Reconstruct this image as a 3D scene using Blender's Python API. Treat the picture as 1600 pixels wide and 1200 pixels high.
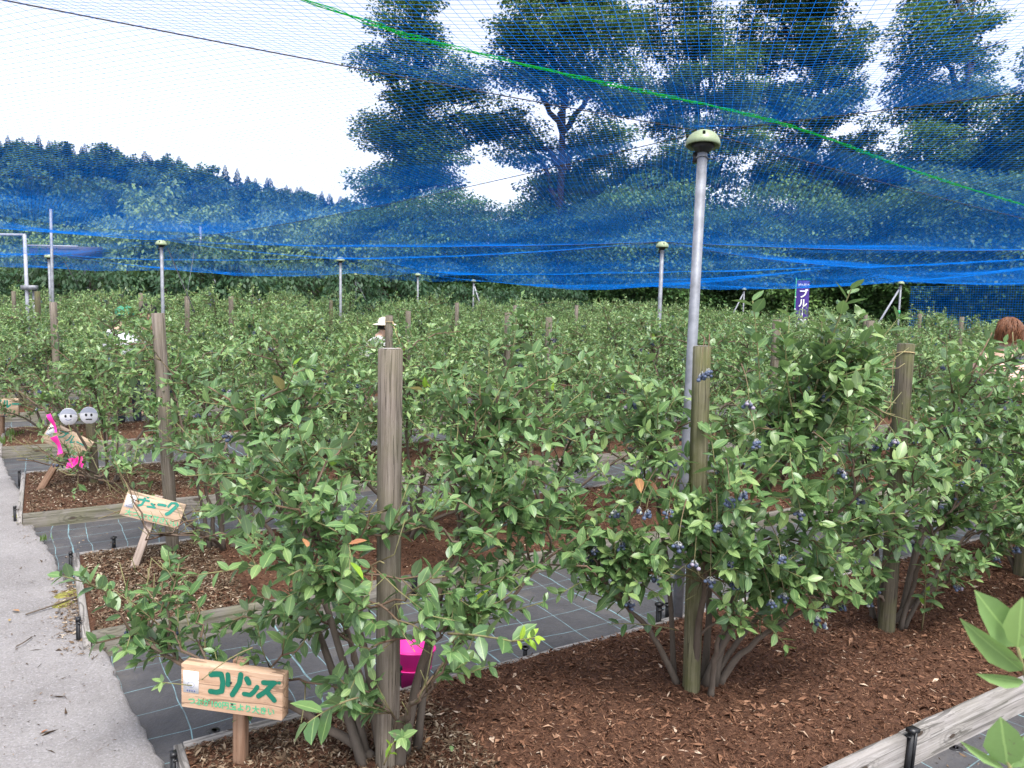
import bpy, math, random
import numpy as np
from mathutils import Matrix, Vector

# ------------------------------------------------------------------ camera, sky, sun, exposure
SC = bpy.context.scene
for o in list(bpy.data.objects): bpy.data.objects.remove(o)
COL = SC.collection
FPX, HC = 1200.0, 1.6
PITCH, ROLL = math.atan(122 / 1200), 0.022
cp, sp = math.cos(PITCH), math.sin(PITCH)
cr, sr = math.cos(ROLL), math.sin(ROLL)
cam_d = bpy.data.cameras.new('camera'); cam = bpy.data.objects.new('camera', cam_d); COL.objects.link(cam)
r0, u0, f0 = Vector((1, 0, 0)), Vector((0, sp, cp)), Vector((0, cp, -sp))
rx, ux = r0 * cr + u0 * sr, u0 * cr - r0 * sr
cam.matrix_world = Matrix(((rx.x, ux.x, -f0.x, 0), (rx.y, ux.y, -f0.y, 0), (rx.z, ux.z, -f0.z, HC), (0, 0, 0, 1)))
cam_d.sensor_width = 36; cam_d.lens = 27; cam_d.clip_end = 2000; cam_d.clip_start = 0.05
cam_d.dof.use_dof = True; cam_d.dof.focus_distance = 3.4; cam_d.dof.aperture_fstop = 9.5
SC.camera = cam

w = bpy.data.worlds.new('World'); SC.world = w; w.use_nodes = True
nt = w.node_tree; nt.nodes.clear()
sky = nt.nodes.new('ShaderNodeTexSky'); sky.sky_type = 'NISHITA'; sky.sun_disc = False
SUN_EL, SUN_ROT = math.radians(64), math.radians(158)
sky.sun_elevation = SUN_EL; sky.sun_rotation = SUN_ROT
sky.air_density = 1.0; sky.dust_density = 2.3; sky.ozone_density = 1.0
hsv = nt.nodes.new('ShaderNodeHueSaturation'); hsv.inputs['Hue'].default_value = .52; hsv.inputs['Saturation'].default_value = 0.36
bg = nt.nodes.new('ShaderNodeBackground'); bg.inputs['Strength'].default_value = 0.115
wo = nt.nodes.new('ShaderNodeOutputWorld')
nt.links.new(sky.outputs[0], hsv.inputs['Color']); nt.links.new(hsv.outputs[0], bg.inputs[0]); nt.links.new(bg.outputs[0], wo.inputs[0])
sd = bpy.data.lights.new('sun', 'SUN'); sd.energy = 1.5; sd.angle = math.radians(24); sd.color = (1, .97, .93)
so = bpy.data.objects.new('sun', sd); COL.objects.link(so)
# direction to the sun (rotation 0 = +Y, positive turns towards +X)
sdir = Vector((math.sin(SUN_ROT) * math.cos(SUN_EL), math.cos(SUN_ROT) * math.cos(SUN_EL), math.sin(SUN_EL)))
so.rotation_euler = sdir.to_track_quat('Z', 'Y').to_euler()
SC.view_settings.view_transform = 'Standard'; SC.view_settings.look = 'None'
SC.view_settings.exposure = 1.58; SC.view_settings.gamma = 1.0; SC.view_settings.use_curve_mapping = False
SC.cycles.max_bounces = 6; SC.cycles.diffuse_bounces = 3; SC.cycles.glossy_bounces = 2
SC.cycles.transmission_bounces = 4; SC.cycles.transparent_max_bounces = 8
SC.cycles.use_denoising = True; SC.cycles.denoiser = 'OPENIMAGEDENOISE'; SC.cycles.denoising_input_passes = 'RGB_ALBEDO_NORMAL'

# ------------------------------------------------------------------ photograph geometry helpers
def ray(u, v):
    x = (u - 800) / FPX; y = -(v - 600) / FPX
    x, y = x * cr - y * sr, x * sr + y * cr
    return np.array([x, cp + y * sp, -sp + y * cp])
def at(u, v, z=0.0):
    r = ray(u, v); return np.array([0, 0, HC]) + r * ((z - HC) / r[2])
def atd(u, v, d):
    r = ray(u, v); return np.array([0, 0, HC]) + r * (d / r[1])
DV = np.array([.853, .5225]); NV = np.array([-.5225, .853]); ROWA = math.atan2(.5225, .853)
def P(s, t, z=0.0): return np.array([DV[0] * s + NV[0] * t, DV[1] * s + NV[1] * t, z])
def ST(p): return float(p[0] * DV[0] + p[1] * DV[1]), float(p[0] * NV[0] + p[1] * NV[1])

# ------------------------------------------------------------------ object helpers
def link(name, data, parent=None):
    o = bpy.data.objects.new(name, data); COL.objects.link(o)
    if parent is not None: o.parent = parent
    return o
def tag(o, label=None, cat=None, group=None, kind=None):
    if label: o['label'] = label
    if cat: o['category'] = cat
    if group: o['group'] = group
    if kind: o['kind'] = kind
    return o
def thing(name, label, cat, loc=(0, 0, 0), rot=(0, 0, 0), group=None):
    o = bpy.data.objects.new(name, None); COL.objects.link(o)
    o.empty_display_size = .1; o.location = loc; o.rotation_euler = rot
    return tag(o, label, cat, group)
def mesh_np(name, V, T, mat, attrs=None, smooth=True, matidx=None):
    V = np.ascontiguousarray(V, dtype=np.float32); T = np.ascontiguousarray(T, dtype=np.int32)
    k = T.shape[1]; me = bpy.data.meshes.new(name)
    me.vertices.add(len(V)); me.vertices.foreach_set('co', V.ravel())
    me.loops.add(T.size); me.loops.foreach_set('vertex_index', T.ravel())
    me.polygons.add(len(T)); me.polygons.foreach_set('loop_start', np.arange(0, T.size, k, dtype=np.int32))
    me.polygons.foreach_set('loop_total', np.full(len(T), k, dtype=np.int32))
    if smooth: me.polygons.foreach_set('use_smooth', np.ones(len(T), dtype=bool))
    for m in (mat if isinstance(mat, (list, tuple)) else [mat]): me.materials.append(m)
    if matidx is not None: me.polygons.foreach_set('material_index', np.asarray(matidx, dtype=np.int32))
    for n, a in (attrs or {}).items():
        at_ = me.attributes.new(n, 'FLOAT', 'POINT'); at_.data.foreach_set('value', np.ascontiguousarray(a, dtype=np.float32))
    me.update(calc_edges=True)
    return me
class MB:
    """collects triangles"""
    def __init__(s): s.v = []; s.t = []; s.a = []; s.n = 0; s.m = []
    def add(s, V, T, a=0.0, m=0):
        V = np.asarray(V, float).reshape(-1, 3); T = np.asarray(T, int)
        if T.shape[1] == 4: T = np.vstack([T[:, [0, 1, 2]], T[:, [0, 2, 3]]])
        s.v.append(V); s.t.append(T + s.n); s.n += len(V)
        s.a.append(np.broadcast_to(np.asarray(a, float), (len(V),))); s.m.append(np.full(len(T), m))
    def box(s, c, size, a=0.0, R=None, m=0, jitter=0, rng=None):
        h = np.array(size) / 2
        V = np.array([[x, y, z] for x in (-1, 1) for y in (-1, 1) for z in (-1, 1)], float) * h
        if jitter: V += rng.normal(0, jitter, V.shape)
        if R is not None: V = V @ np.asarray(R).T
        s.add(V + np.array(c), [[0, 1, 3, 2], [4, 6, 7, 5], [0, 4, 5, 1], [2, 3, 7, 6], [0, 2, 6, 4], [1, 5, 7, 3]], a, m)
    def tube(s, pts, rad, n=6, a=0.0, cap=True, m=0):
        pts = np.asarray(pts, float); k = len(pts); rad = np.broadcast_to(np.asarray(rad, float), (k,))
        tan = np.gradient(pts, axis=0); tan /= np.linalg.norm(tan, axis=1)[:, None] + 1e-9
        ref = np.array([0, 0, 1.]) if abs(tan[:, 2]).mean() < .8 else np.array([1., 0, 0])
        b = np.cross(tan, ref); b /= np.linalg.norm(b, axis=1)[:, None] + 1e-9; c = np.cross(b, tan)
        ang = np.arange(n) * 2 * math.pi / n
        V = pts[:, None] + rad[:, None, None] * (np.cos(ang)[None, :, None] * b[:, None] + np.sin(ang)[None, :, None] * c[:, None])
        i = np.arange(k - 1)[:, None] * n; j = np.arange(n)[None]; j2 = (j + 1) % n
        Q = np.stack([i + j, i + j2, i + n + j2, i + n + j], -1).reshape(-1, 4)
        av = np.repeat(np.broadcast_to(np.asarray(a, float), (k,)), n)
        V = V.reshape(-1, 3)
        if cap:
            V = np.vstack([V, pts[0], pts[-1]]); av = np.append(av, [av[0], av[-1]])
            T = np.vstack([Q[:, [0, 1, 2]], Q[:, [0, 2, 3]],
                [[k * n, (q + 1) % n, q] for q in range(n)], [[k * n + 1, (k - 1) * n + q, (k - 1) * n + (q + 1) % n] for q in range(n)]])
        else: T = np.vstack([Q[:, [0, 1, 2]], Q[:, [0, 2, 3]]])
        s.add(V, T, av, m)
    def lathe(s, prof, n=16, c=(0, 0, 0), a=0.0, m=0):
        prof = np.asarray(prof, float); k = len(prof); ang = np.arange(n) * 2 * math.pi / n
        V = np.stack([prof[:, 0][:, None] * np.cos(ang), prof[:, 0][:, None] * np.sin(ang), np.repeat(prof[:, 1][:, None], n, 1)], -1).reshape(-1, 3)
        i = np.arange(k - 1)[:, None] * n; j = np.arange(n)[None]; j2 = (j + 1) % n
        s.add(V + np.array(c), np.stack([i + j, i + j2, i + n + j2, i + n + j], -1).reshape(-1, 4), a, m)
    def mesh(s, name, mat, smooth=True, attr='tint'):
        return mesh_np(name, np.vstack(s.v), np.vstack(s.t), mat, {attr: np.concatenate(s.a)}, smooth, np.concatenate(s.m))
    def obj(s, name, mat, parent=None, smooth=True):
        return link(name, s.mesh(name, mat, smooth), parent)

# ------------------------------------------------------------------ materials
class NT:
    def __init__(s, name):
        s.m = bpy.data.materials.new(name); s.m.use_nodes = True; s.t = s.m.node_tree
        s.b = s.t.nodes['Principled BSDF']; s.out = s.t.nodes['Material Output']
    def n(s, typ, **kw):
        nd = s.t.nodes.new(typ)
        for k, v in kw.items(): setattr(nd, k, v)
        return nd
    def l(s, a, b): s.t.links.new(a, b)
    def coord(s, kind='Object', scale=(1, 1, 1)):
        tc = s.n('ShaderNodeTexCoord'); mp = s.n('ShaderNodeMapping'); mp.inputs['Scale'].default_value = scale
        s.l(tc.outputs[kind], mp.inputs[0]); return mp.outputs[0]
    def noise(s, vec, scale, detail=4, rough=.6, dist=0):
        nd = s.n('ShaderNodeTexNoise'); nd.inputs['Scale'].default_value = scale; nd.inputs['Detail'].default_value = detail
        nd.inputs['Roughness'].default_value = rough; nd.inputs['Distortion'].default_value = dist
        if vec is not None: s.l(vec, nd.inputs['Vector'])
        return nd.outputs['Fac']
    def ramp(s, fac, stops):
        nd = s.n('ShaderNodeValToRGB'); e = nd.color_ramp.elements
        while len(e) < len(stops): e.new(.5)
        for q, (p, c) in zip(e, stops): q.position = p; q.color = (*c, 1) if len(c) == 3 else c
        s.l(fac, nd.inputs[0]); return nd.outputs[0]
    def mix(s, fac, a, b, mode='MIX'):
        nd = s.n('ShaderNodeMix', data_type='RGBA', blend_type=mode)
        for sock, v in ((nd.inputs[0], fac), (nd.inputs[6], a), (nd.inputs[7], b)):
            if hasattr(v, 'links'): s.l(v, sock)
            else: sock.default_value = (*v, 1) if isinstance(v, tuple) else v
        return nd.outputs[2]
    def math(s, op, a, b=0.0, c=None):
        nd = s.n('ShaderNodeMath', operation=op)
        for k, v in enumerate((a, b) if c is None else (a, b, c)):
            if hasattr(v, 'links'): s.l(v, nd.inputs[k])
            else: nd.inputs[k].default_value = v
        return nd.outputs[0]
    def attr(s, name): nd = s.n('ShaderNodeAttribute', attribute_name=name); return nd.outputs['Fac']
    def col(s, v):
        if hasattr(v, 'links'): s.l(v, s.b.inputs['Base Color'])
        else: s.b.inputs['Base Color'].default_value = (*v, 1)
    def set(s, rough=.6, metal=0, spec=.5):
        s.b.inputs['Roughness'].default_value = rough; s.b.inputs['Metallic'].default_value = metal
        s.b.inputs['Specular IOR Level'].default_value = spec; return s
    def bump(s, h, strength=.4, dist=.01):
        nd = s.n('ShaderNodeBump'); nd.inputs['Strength'].default_value = strength; nd.inputs['Distance'].default_value = dist
        s.l(h, nd.inputs['Height']); s.l(nd.outputs[0], s.b.inputs['Normal'])
    def translucent(s, col, fac):
        tr = s.n('ShaderNodeBsdfTranslucent'); mx = s.n('ShaderNodeMixShader'); mx.inputs[0].default_value = fac
        if hasattr(col, 'links'): s.l(col, tr.inputs[0])
        else: tr.inputs[0].default_value = (*col, 1)
        s.l(s.b.outputs[0], mx.inputs[1]); s.l(tr.outputs[0], mx.inputs[2]); s.l(mx.outputs[0], s.out.inputs[0])

def plain(name, c, rough=.6, metal=0, spec=.5, var=.0, scale=20):
    m = NT(name); m.set(rough, metal, spec)
    if var:
        f = m.noise(m.coord(), scale)
        m.col(m.ramp(f, [(.3, tuple(x * (1 - var) for x in c)), (.7, tuple(min(1, x * (1 + var)) for x in c))]))
    else: m.col(c)
    return m.m
def leafmat(name, lo, mid, hi, trans=.22, rough=.42, spec=.5, rib=True, objrand=True):
    m = NT(name); m.set(rough, 0, spec)
    t = m.attr('tint')
    if objrand:
        oi = m.n('ShaderNodeObjectInfo'); t = m.math('ADD', t, m.math('MULTIPLY', m.math('SUBTRACT', oi.outputs['Random'], .5), .25))
    c = m.ramp(t, [(.0, lo), (.5, mid), (1.0, hi)])
    f = m.noise(m.coord('Object'), 14, 2)
    c = m.mix(m.math('MULTIPLY', f, .35), c, tuple(min(1, x * 1.5 + .01) for x in mid))
    if rib:
        rb = m.math('MULTIPLY', m.math('GREATER_THAN', m.attr('mid'), .93), .35)
        c = m.mix(rb, c, tuple(min(1, x * 1.9 + .03) for x in hi))
    if rib:
        sp = m.math('MULTIPLY', m.math('GREATER_THAN', m.noise(m.coord('Object'), 5.5, 4, .7), .66), .55); c = m.mix(sp, c, (.16, .11, .09))
    bf = m.n('ShaderNodeNewGeometry'); c2 = m.mix(m.math('MULTIPLY', bf.outputs['Backfacing'], .45), c, (.20, .27, .19))
    m.col(c2); m.translucent(m.mix(.5, c, (.18, .32, .05)), trans)
    return m.m
M = {}
M['leaf'] = leafmat('blueberry_leaf', (.040, .104, .036), (.126, .228, .080), (.30, .405, .138), .25, .36, .55)
M['leaf_new'] = leafmat('new_shoot_leaf', (.16, .32, .03), (.27, .45, .04), (.40, .52, .06), .35, .45)
M['leaf_red'] = leafmat('turned_leaf', (.30, .10, .05), (.45, .20, .10), (.42, .34, .10), .3, .5)
M['leaf_fg'] = leafmat('foreground_leaf', (.15, .26, .09), (.20, .33, .11), (.28, .42, .13), .3, .45)
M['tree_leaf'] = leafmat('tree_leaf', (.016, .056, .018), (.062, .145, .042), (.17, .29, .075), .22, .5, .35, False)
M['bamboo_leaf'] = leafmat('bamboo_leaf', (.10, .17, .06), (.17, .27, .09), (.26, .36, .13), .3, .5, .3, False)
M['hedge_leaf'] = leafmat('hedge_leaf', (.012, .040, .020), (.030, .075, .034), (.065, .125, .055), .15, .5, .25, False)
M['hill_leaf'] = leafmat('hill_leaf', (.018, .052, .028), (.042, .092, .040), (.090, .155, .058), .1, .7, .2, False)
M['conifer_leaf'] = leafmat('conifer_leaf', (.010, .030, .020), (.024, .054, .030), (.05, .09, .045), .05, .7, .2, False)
M['grass'] = leafmat('grass_blade', (.08, .14, .03), (.14, .22, .05), (.25, .33, .09), .3, .6, .3, False)
def m_bark():
    m = NT('bark'); m.set(.85, 0, .25)
    c = m.ramp(m.attr('tint'), [(0, (.085, .070, .058)), (.45, (.10, .066, .046)), (.75, (.15, .075, .04)), (1, (.25, .26, .08))])
    v = m.coord('Object', (60, 60, 14)); f = m.noise(v, 1, 5)
    m.col(m.mix(m.math('MULTIPLY', f, .7), c, (.20, .17, .14))); m.bump(f, .6, .004); return m.m
M['bark'] = m_bark()
M['tree_bark'] = plain('tree_bark', (.05, .042, .035), .9, 0, .2, .4, 6)
def m_berry():
    m = NT('blueberry_skin'); m.set(.55, 0, .4)
    c = m.ramp(m.attr('tint'), [(0, (.018, .022, .045)), (.5, (.045, .065, .125)), (.8, (.10, .135, .22)), (.86, (.34, .28, .36)), (1, (.42, .46, .36))])
    f = m.noise(m.coord('Object'), 60, 3); m.col(m.mix(m.math('MULTIPLY', f, .35), c, (.19, .23, .33))); return m.m
M['berry'] = m_berry()
def m_wood(name, c1, c2, c3, sx, green=0.0, rough=.8, knots=False):
    m = NT(name); m.set(rough, 0, .25)
    v = m.coord('Object', sx); f = m.noise(v, 1, 6, .65, .6)
    c = m.ramp(f, [(.28, c1), (.5, c2), (.72, c3)])
    v2 = m.coord('Object'); g = m.noise(v2, 3.2, 4)
    c = m.mix(m.math('MULTIPLY', g, .45), c, tuple(x * .45 for x in c2))
    fine = m.noise(m.coord('Object', tuple(q * 3 for q in sx)), 1, 3, .7)
    c = m.mix(m.math('MULTIPLY', m.math('GREATER_THAN', fine, .62), .45), c, tuple(x * .35 for x in c1))
    ck = m.math('LESS_THAN', m.math('ABSOLUTE', m.math('SUBTRACT', m.noise(m.coord('Object', tuple(q * (.35 if q > 20 else .35) for q in sx)), 1, 2, .5), .5)), .014)
    c = m.mix(m.math('MULTIPLY', ck, .55), c, tuple(x * .2 for x in c1))
    if green:
        g2 = m.noise(v2, 5, 5); c = m.mix(m.math('MULTIPLY', m.math('SMOOTH_MIN', m.math('MAXIMUM', m.math('SUBTRACT', g2, .42), 0), .2, .05), green * 5), c, (.12, .125, .045))
    if knots:
        vo = m.n('ShaderNodeTexVoronoi'); vo.inputs['Scale'].default_value = 1
        m.l(m.coord('Object', (3.6, 9, 9)), vo.inputs['Vector'])
        dd = vo.outputs['Distance']
        rings = m.math('SINE', m.math('MULTIPLY', m.math('ADD', dd, m.math('MULTIPLY', f, .25)), 60))
        near = m.math('MULTIPLY', m.math('SUBTRACT', .42, dd), 2.2); near = m.math('MAXIMUM', near, 0)
        c = m.mix(m.math('MULTIPLY', m.math('MULTIPLY', m.math('GREATER_THAN', rings, .3), near), .75), c, tuple(x * .35 for x in c1))
        c = m.mix(m.math('GREATER_THAN', m.math('SUBTRACT', .10, dd), 0), c, (.06, .045, .035))
    m.col(c); m.bump(f, .5, .004); return m.m
M['post_wood'] = m_wood('post_wood', (.10, .082, .066), (.235, .195, .160), (.365, .315, .270), (120, 120, 4.0), .25)
M['post_wood_dark'] = m_wood('post_wood_dark', (.06, .052, .04), (.13, .11, .082), (.225, .19, .145), (120, 120, 4.0), .75)
M['post_wood_green'] = m_wood('post_wood_green', (.10, .092, .055), (.20, .185, .115), (.32, .30, .195), (120, 120, 4.0), .9)
M['end_grain'] = m_wood('end_grain', (.30, .27, .24), (.48, .43, .39), (.58, .53, .48), (30, 30, 30))
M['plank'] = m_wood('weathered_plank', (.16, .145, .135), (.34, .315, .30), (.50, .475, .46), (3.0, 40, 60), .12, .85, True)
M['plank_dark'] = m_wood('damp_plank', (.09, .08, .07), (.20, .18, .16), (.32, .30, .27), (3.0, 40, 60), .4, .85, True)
M['sign_wood'] = m_wood('sign_wood', (.48, .28, .18), (.68, .45, .30), (.76, .57, .42), (4, 30, 46), 0, .6)
M['sign_wood_pale'] = m_wood('sign_wood_pale', (.50, .36, .26), (.66, .48, .33), (.72, .60, .50), (4, 30, 46), 0, .6)
M['stake_wood'] = m_wood('stake_wood', (.22, .12, .075), (.36, .22, .145), (.46, .31, .22), (50, 50, 3), 0, .7)
M['stake_pale'] = m_wood('stake_pale', (.30, .24, .20), (.48, .38, .32), (.58, .48, .42), (50, 50, 3), 0, .7)
M['paint_dark'] = plain('dark_green_paint', (.004, .17, .105), .35)
M['paint_teal'] = plain('teal_paint', (.02, .27, .20), .4)
M['paint_light'] = plain('light_green_paint', (.10, .47, .24), .45)
M['paper'] = plain('white_paper', (.86, .86, .88), .6)
M['ink'] = plain('blue_ink', (.16, .19, .36), .6)
M['black'] = plain('black_plastic', (.012, .012, .014), .4)
M['galv'] = plain('galvanised_steel', (.235, .245, .275), .55, .2, .5, .3, 14)
M['white_steel'] = plain('white_coated_pipe', (.34, .35, .40), .5, 0, .5, .15, 12)
M['dome'] = plain('pale_green_plastic', (.29, .35, .21), .4, 0, .5, .2, 9)
M['wire'] = plain('dark_wire', (.025, .022, .03), .6)
M['twine'] = plain('jute_twine', (.55, .42, .22), .9)
M['pink'] = plain('pink_plastic', (.95, .035, .38), .4)
M['purple'] = plain('purple_cloth', (.055, .025, .22), .8)
M['white_cloth'] = plain('white_print', (.85, .85, .88), .7)
M['green_pole'] = plain('green_pole', (.02, .30, .10), .4)
M['green_tape'] = plain('green_tape', (.02, .42, .16), .4)
def m_net(name, c, tr, fac):
    m = NT(name); m.set(.45, 0, .4); m.col(c); m.translucent(tr, fac); return m.m
M['net'] = m_net('blue_net_twine', (.002, .30, .82), (.002, .50, 1.0), .74)
M['seam'] = m_net('green_seam_cord', (.01, .52, .09), (.01, .8, .12), .5)
def m_mulch():
    m = NT('bark_mulch'); m.set(.9, 0, .2)
    v = m.coord('Object'); a = m.noise(v, 55, 6, .7); b = m.noise(v, 2.3, 3)
    c = m.ramp(a, [(.25, (.030, .016, .010)), (.5, (.112, .054, .032)), (.75, (.23, .122, .073))])
    m.col(m.mix(m.math('MULTIPLY', b, .35), c, (.06, .028, .019))); m.bump(a, .9, .02); return m.m
M['mulch'] = m_mulch()
def m_chip():
    m = NT('bark_chip'); m.set(.85, 0, .25)
    c = m.ramp(m.attr('tint'), [(0, (.034, .017, .011)), (.35, (.118, .054, .032)), (.7, (.235, .120, .070)), (.9, (.35, .205, .13)), (1, (.56, .43, .32))])
    m.col(c); return m.m
M['chip'] = m_chip()
def m_chip2():
    m = NT('old_bark_chip'); m.set(.85, 0, .25)
    c = m.ramp(m.attr('tint'), [(0, (.035, .024, .016)), (.35, (.10, .065, .040)), (.7, (.20, .140, .090)), (.9, (.33, .25, .17)), (1, (.52, .44, .34))])
    m.col(c); return m.m
M['chip_old'] = m_chip2()
def m_mat():
    m = NT('woven_weed_mat'); m.set(.62, 0, .45)
    v = m.coord('Object'); wob = m.n('ShaderNodeTexNoise'); wob.inputs['Scale'].default_value = 1.6; wob.inputs['Detail'].default_value = 2
    m.l(v, wob.inputs['Vector'])
    sc_ = m.n('ShaderNodeVectorMath', operation='SCALE'); sc_.inputs['Scale'].default_value = .11; m.l(wob.outputs['Color'], sc_.inputs[0])
    ad = m.n('ShaderNodeVectorMath', operation='ADD'); m.l(v, ad.inputs[0]); m.l(sc_.outputs[0], ad.inputs[1])
    sx = m.n('ShaderNodeSeparateXYZ'); m.l(ad.outputs[0], sx.inputs[0])
    def line(o, per, ph, wd):
        q = m.math('FRACT', m.math('ADD', m.math('MULTIPLY', o, 1 / per), ph))
        return m.math('LESS_THAN', m.math('ABSOLUTE', m.math('SUBTRACT', q, .5)), wd / per / 2)
    ls = line(sx.outputs['X'], .2, .13, .0040); lt = line(sx.outputs['Y'], .2, .43, .0034)
    wide = line(sx.outputs['X'], .8, .2825, .0075)
    L = m.math('MAXIMUM', m.math('MAXIMUM', ls, lt), wide)
    dust = m.noise(v, 2.2, 6, .7); fine = m.noise(v, 260, 2); mid = m.noise(v, 18, 5, .7)
    base = m.ramp(dust, [(.3, (.050, .049, .053)), (.52, (.082, .080, .084)), (.75, (.155, .140, .125))])
    base = m.mix(m.math('MULTIPLY', mid, .4), base, (.030, .030, .038))
    base = m.mix(m.math('MULTIPLY', m.math('GREATER_THAN', mid, .70), .5), base, (.13, .105, .085))
    worn = m.ramp(m.noise(v, 7, 4), [(.35, (.25, .25, .25)), (.6, (1, 1, 1))])
    base = m.mix(m.math('MULTIPLY', L, m.math('MULTIPLY', worn, .85)), base, (.22, .38, .42))
    m.col(base); m.bump(m.math('ADD', m.math('MULTIPLY', dust, 3.), m.math('MULTIPLY', fine, .12)), .5, .02); return m.m
M['mat'] = m_mat()
def m_concrete():
    m = NT('rough_concrete'); m.set(.9, 0, .25)
    v = m.coord('Object'); a = m.noise(v, 2.0, 6, .7); b = m.noise(v, 95, 4, .75); d = m.noise(v, 24, 5, .7)
    c = m.ramp(a, [(.25, (.20, .188, .184)), (.5, (.272, .257, .253)), (.8, (.335, .318, .313))])
    c = m.mix(m.math('MULTIPLY', m.math('GREATER_THAN', b, .57), .35), c, (.15, .14, .142))
    c = m.mix(m.math('MULTIPLY', m.math('LESS_THAN', b, .42), .5), c, (.42, .40, .415))
    c = m.mix(m.math('MULTIPLY', m.math('GREATER_THAN', d, .66), .45), c, (.235, .20, .18))
    rm = m.ramp(m.noise(v, 1.3, 5, .75), [(.62, (0, 0, 0)), (.72, (1, 1, 1))])
    c = m.mix(m.math('MULTIPLY', rm, .45), c, (.30, .25, .19))
    m.col(c); st_ = m.ramp(m.noise(m.coord('Object', (9, 2.2, 9)), 1.4, 5, .8), [(.5, (0, 0, 0)), (.75, (1, 1, 1))]); m.col(m.mix(m.math('MULTIPLY', st_, .35), c, (.17, .15, .145)))
    m.bump(m.math('ADD', b, m.math('MULTIPLY', d, 1.2)), .8, .009); return m.m
M['concrete'] = m_concrete()
M['soil'] = plain('earth', (.10, .085, .055), .95, 0, .2, .45, 1.5)
M['moss'] = plain('yellow_moss', (.20, .19, .05), .95, 0, .2, .4, 60)
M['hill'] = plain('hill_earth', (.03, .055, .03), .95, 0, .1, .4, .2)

# ------------------------------------------------------------------ leaves
LEAF_ST = np.array([.16, .45, .76]); LEAF_W = np.array([.64, 1., .66])
def leaf_template(width=.52, fold=.22, droop=.14):
    V = [[0, 0, 0]]; mid = [1.]
    for x, q in zip(LEAF_ST, LEAF_W):
        hw = q * width / 2; z = -droop * x * x
        V += [[x, hw, z + fold * hw], [x, 0, z], [x, -hw, z + fold * hw]]; mid += [0, 1, 0]
    V.append([1, 0, -droop]); mid.append(1)
    T = [[0, 2, 1], [0, 3, 2], [1, 2, 5], [1, 5, 4], [2, 3, 6], [2, 6, 5], [4, 5, 8], [4, 8, 7], [5, 6, 9], [5, 9, 8], [7, 8, 10], [8, 9, 10]]
    return np.array(V, float), np.array(T), np.array(mid)
def leaf_template_lo(width=.52, fold=.2, droop=.1):
    hw = width / 2
    return (np.array([[0, 0, 0], [.45, hw, fold * hw], [.45, 0, -.03], [.45, -hw, fold * hw], [1, 0, -droop]], float),
            np.array([[0, 2, 1], [0, 3, 2], [1, 2, 4], [2, 3, 4]]), np.array([1., 0, 1, 0, 1]))
def frames(D, N):
    D = D / (np.linalg.norm(D, axis=1)[:, None] + 1e-9)
    N = N - (N * D).sum(1)[:, None] * D; N /= np.linalg.norm(N, axis=1)[:, None] + 1e-9
    return D, np.cross(N, D), N
def leaves_mesh(name, Pp, D, N, L, tint, tpl, mat):
    D, B, N = frames(D, N); V, T, mid = tpl; n = len(Pp); k = len(V)
    W = (Pp[:, None] + L[:, None, None] * (V[None, :, 0, None] * D[:, None] + V[None, :, 1, None] * B[:, None] + V[None, :, 2, None] * N[:, None])).reshape(-1, 3)
    TT = (T[None] + (np.arange(n) * k)[:, None, None]).reshape(-1, 3)
    return mesh_np(name, W, TT, mat, {'tint': np.repeat(tint, k), 'mid': np.tile(mid, n)})
TPL = leaf_template(); TPL_LO = leaf_template_lo()
LEAF_PROTO = []
for wi, fo, dr in ((.52, .22, .14), (.46, .42, .22), (.57, .1, .06), (.5, .3, .3)):
    for tn in (.12, .3, .42, .55, .72):
        V, T, mid = leaf_template(wi, fo, dr)
        LEAF_PROTO.append(mesh_np('leaf', V, T, M['leaf'], {'tint': np.full(len(V), tn), 'mid': mid}))
V_, T_, mid_ = leaf_template(.42, .3, .1)
LEAF_NEW = [mesh_np('leaf', V_, T_, M['leaf_new'], {'tint': np.full(len(V_), t_), 'mid': mid_}) for t_ in (.2, .5, .8)]
LEAF_RED = [mesh_np('leaf', V_, T_, M['leaf_red'], {'tint': np.full(len(V_), t_), 'mid': mid_}) for t_ in (.1, .5, .9)]
# berries
def ico(sub=1):
    g = (1 + 5 ** .5) / 2
    V = [(-1, g, 0), (1, g, 0), (-1, -g, 0), (1, -g, 0), (0, -1, g), (0, 1, g), (0, -1, -g), (0, 1, -g), (g, 0, -1), (g, 0, 1), (-g, 0, -1), (-g, 0, 1)]
    T = [(0, 11, 5), (0, 5, 1), (0, 1, 7), (0, 7, 10), (0, 10, 11), (1, 5, 9), (5, 11, 4), (11, 10, 2), (10, 7, 6), (7, 1, 8), (3, 9, 4), (3, 4, 2), (3, 2, 6), (3, 6, 8), (3, 8, 9), (4, 9, 5), (2, 4, 11), (6, 2, 10), (8, 6, 7), (9, 8, 1)]
    V = [np.array(v) / np.linalg.norm(v) for v in V]
    for _ in range(sub):
        c = {}; T2 = []
        def md(a, b):
            k = (min(a, b), max(a, b))
            if k not in c:
                q = V[a] + V[b]; V.append(q / np.linalg.norm(q)); c[k] = len(V) - 1
            return c[k]
        for a, b, d in T:
            x, y, z = md(a, b), md(b, d), md(d, a); T2 += [(a, x, z), (b, y, x), (d, z, y), (x, y, z)]
        T = T2
    return np.array(V), np.array(T)
ICO0, ICO1 = ico(0), ico(1)
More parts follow.
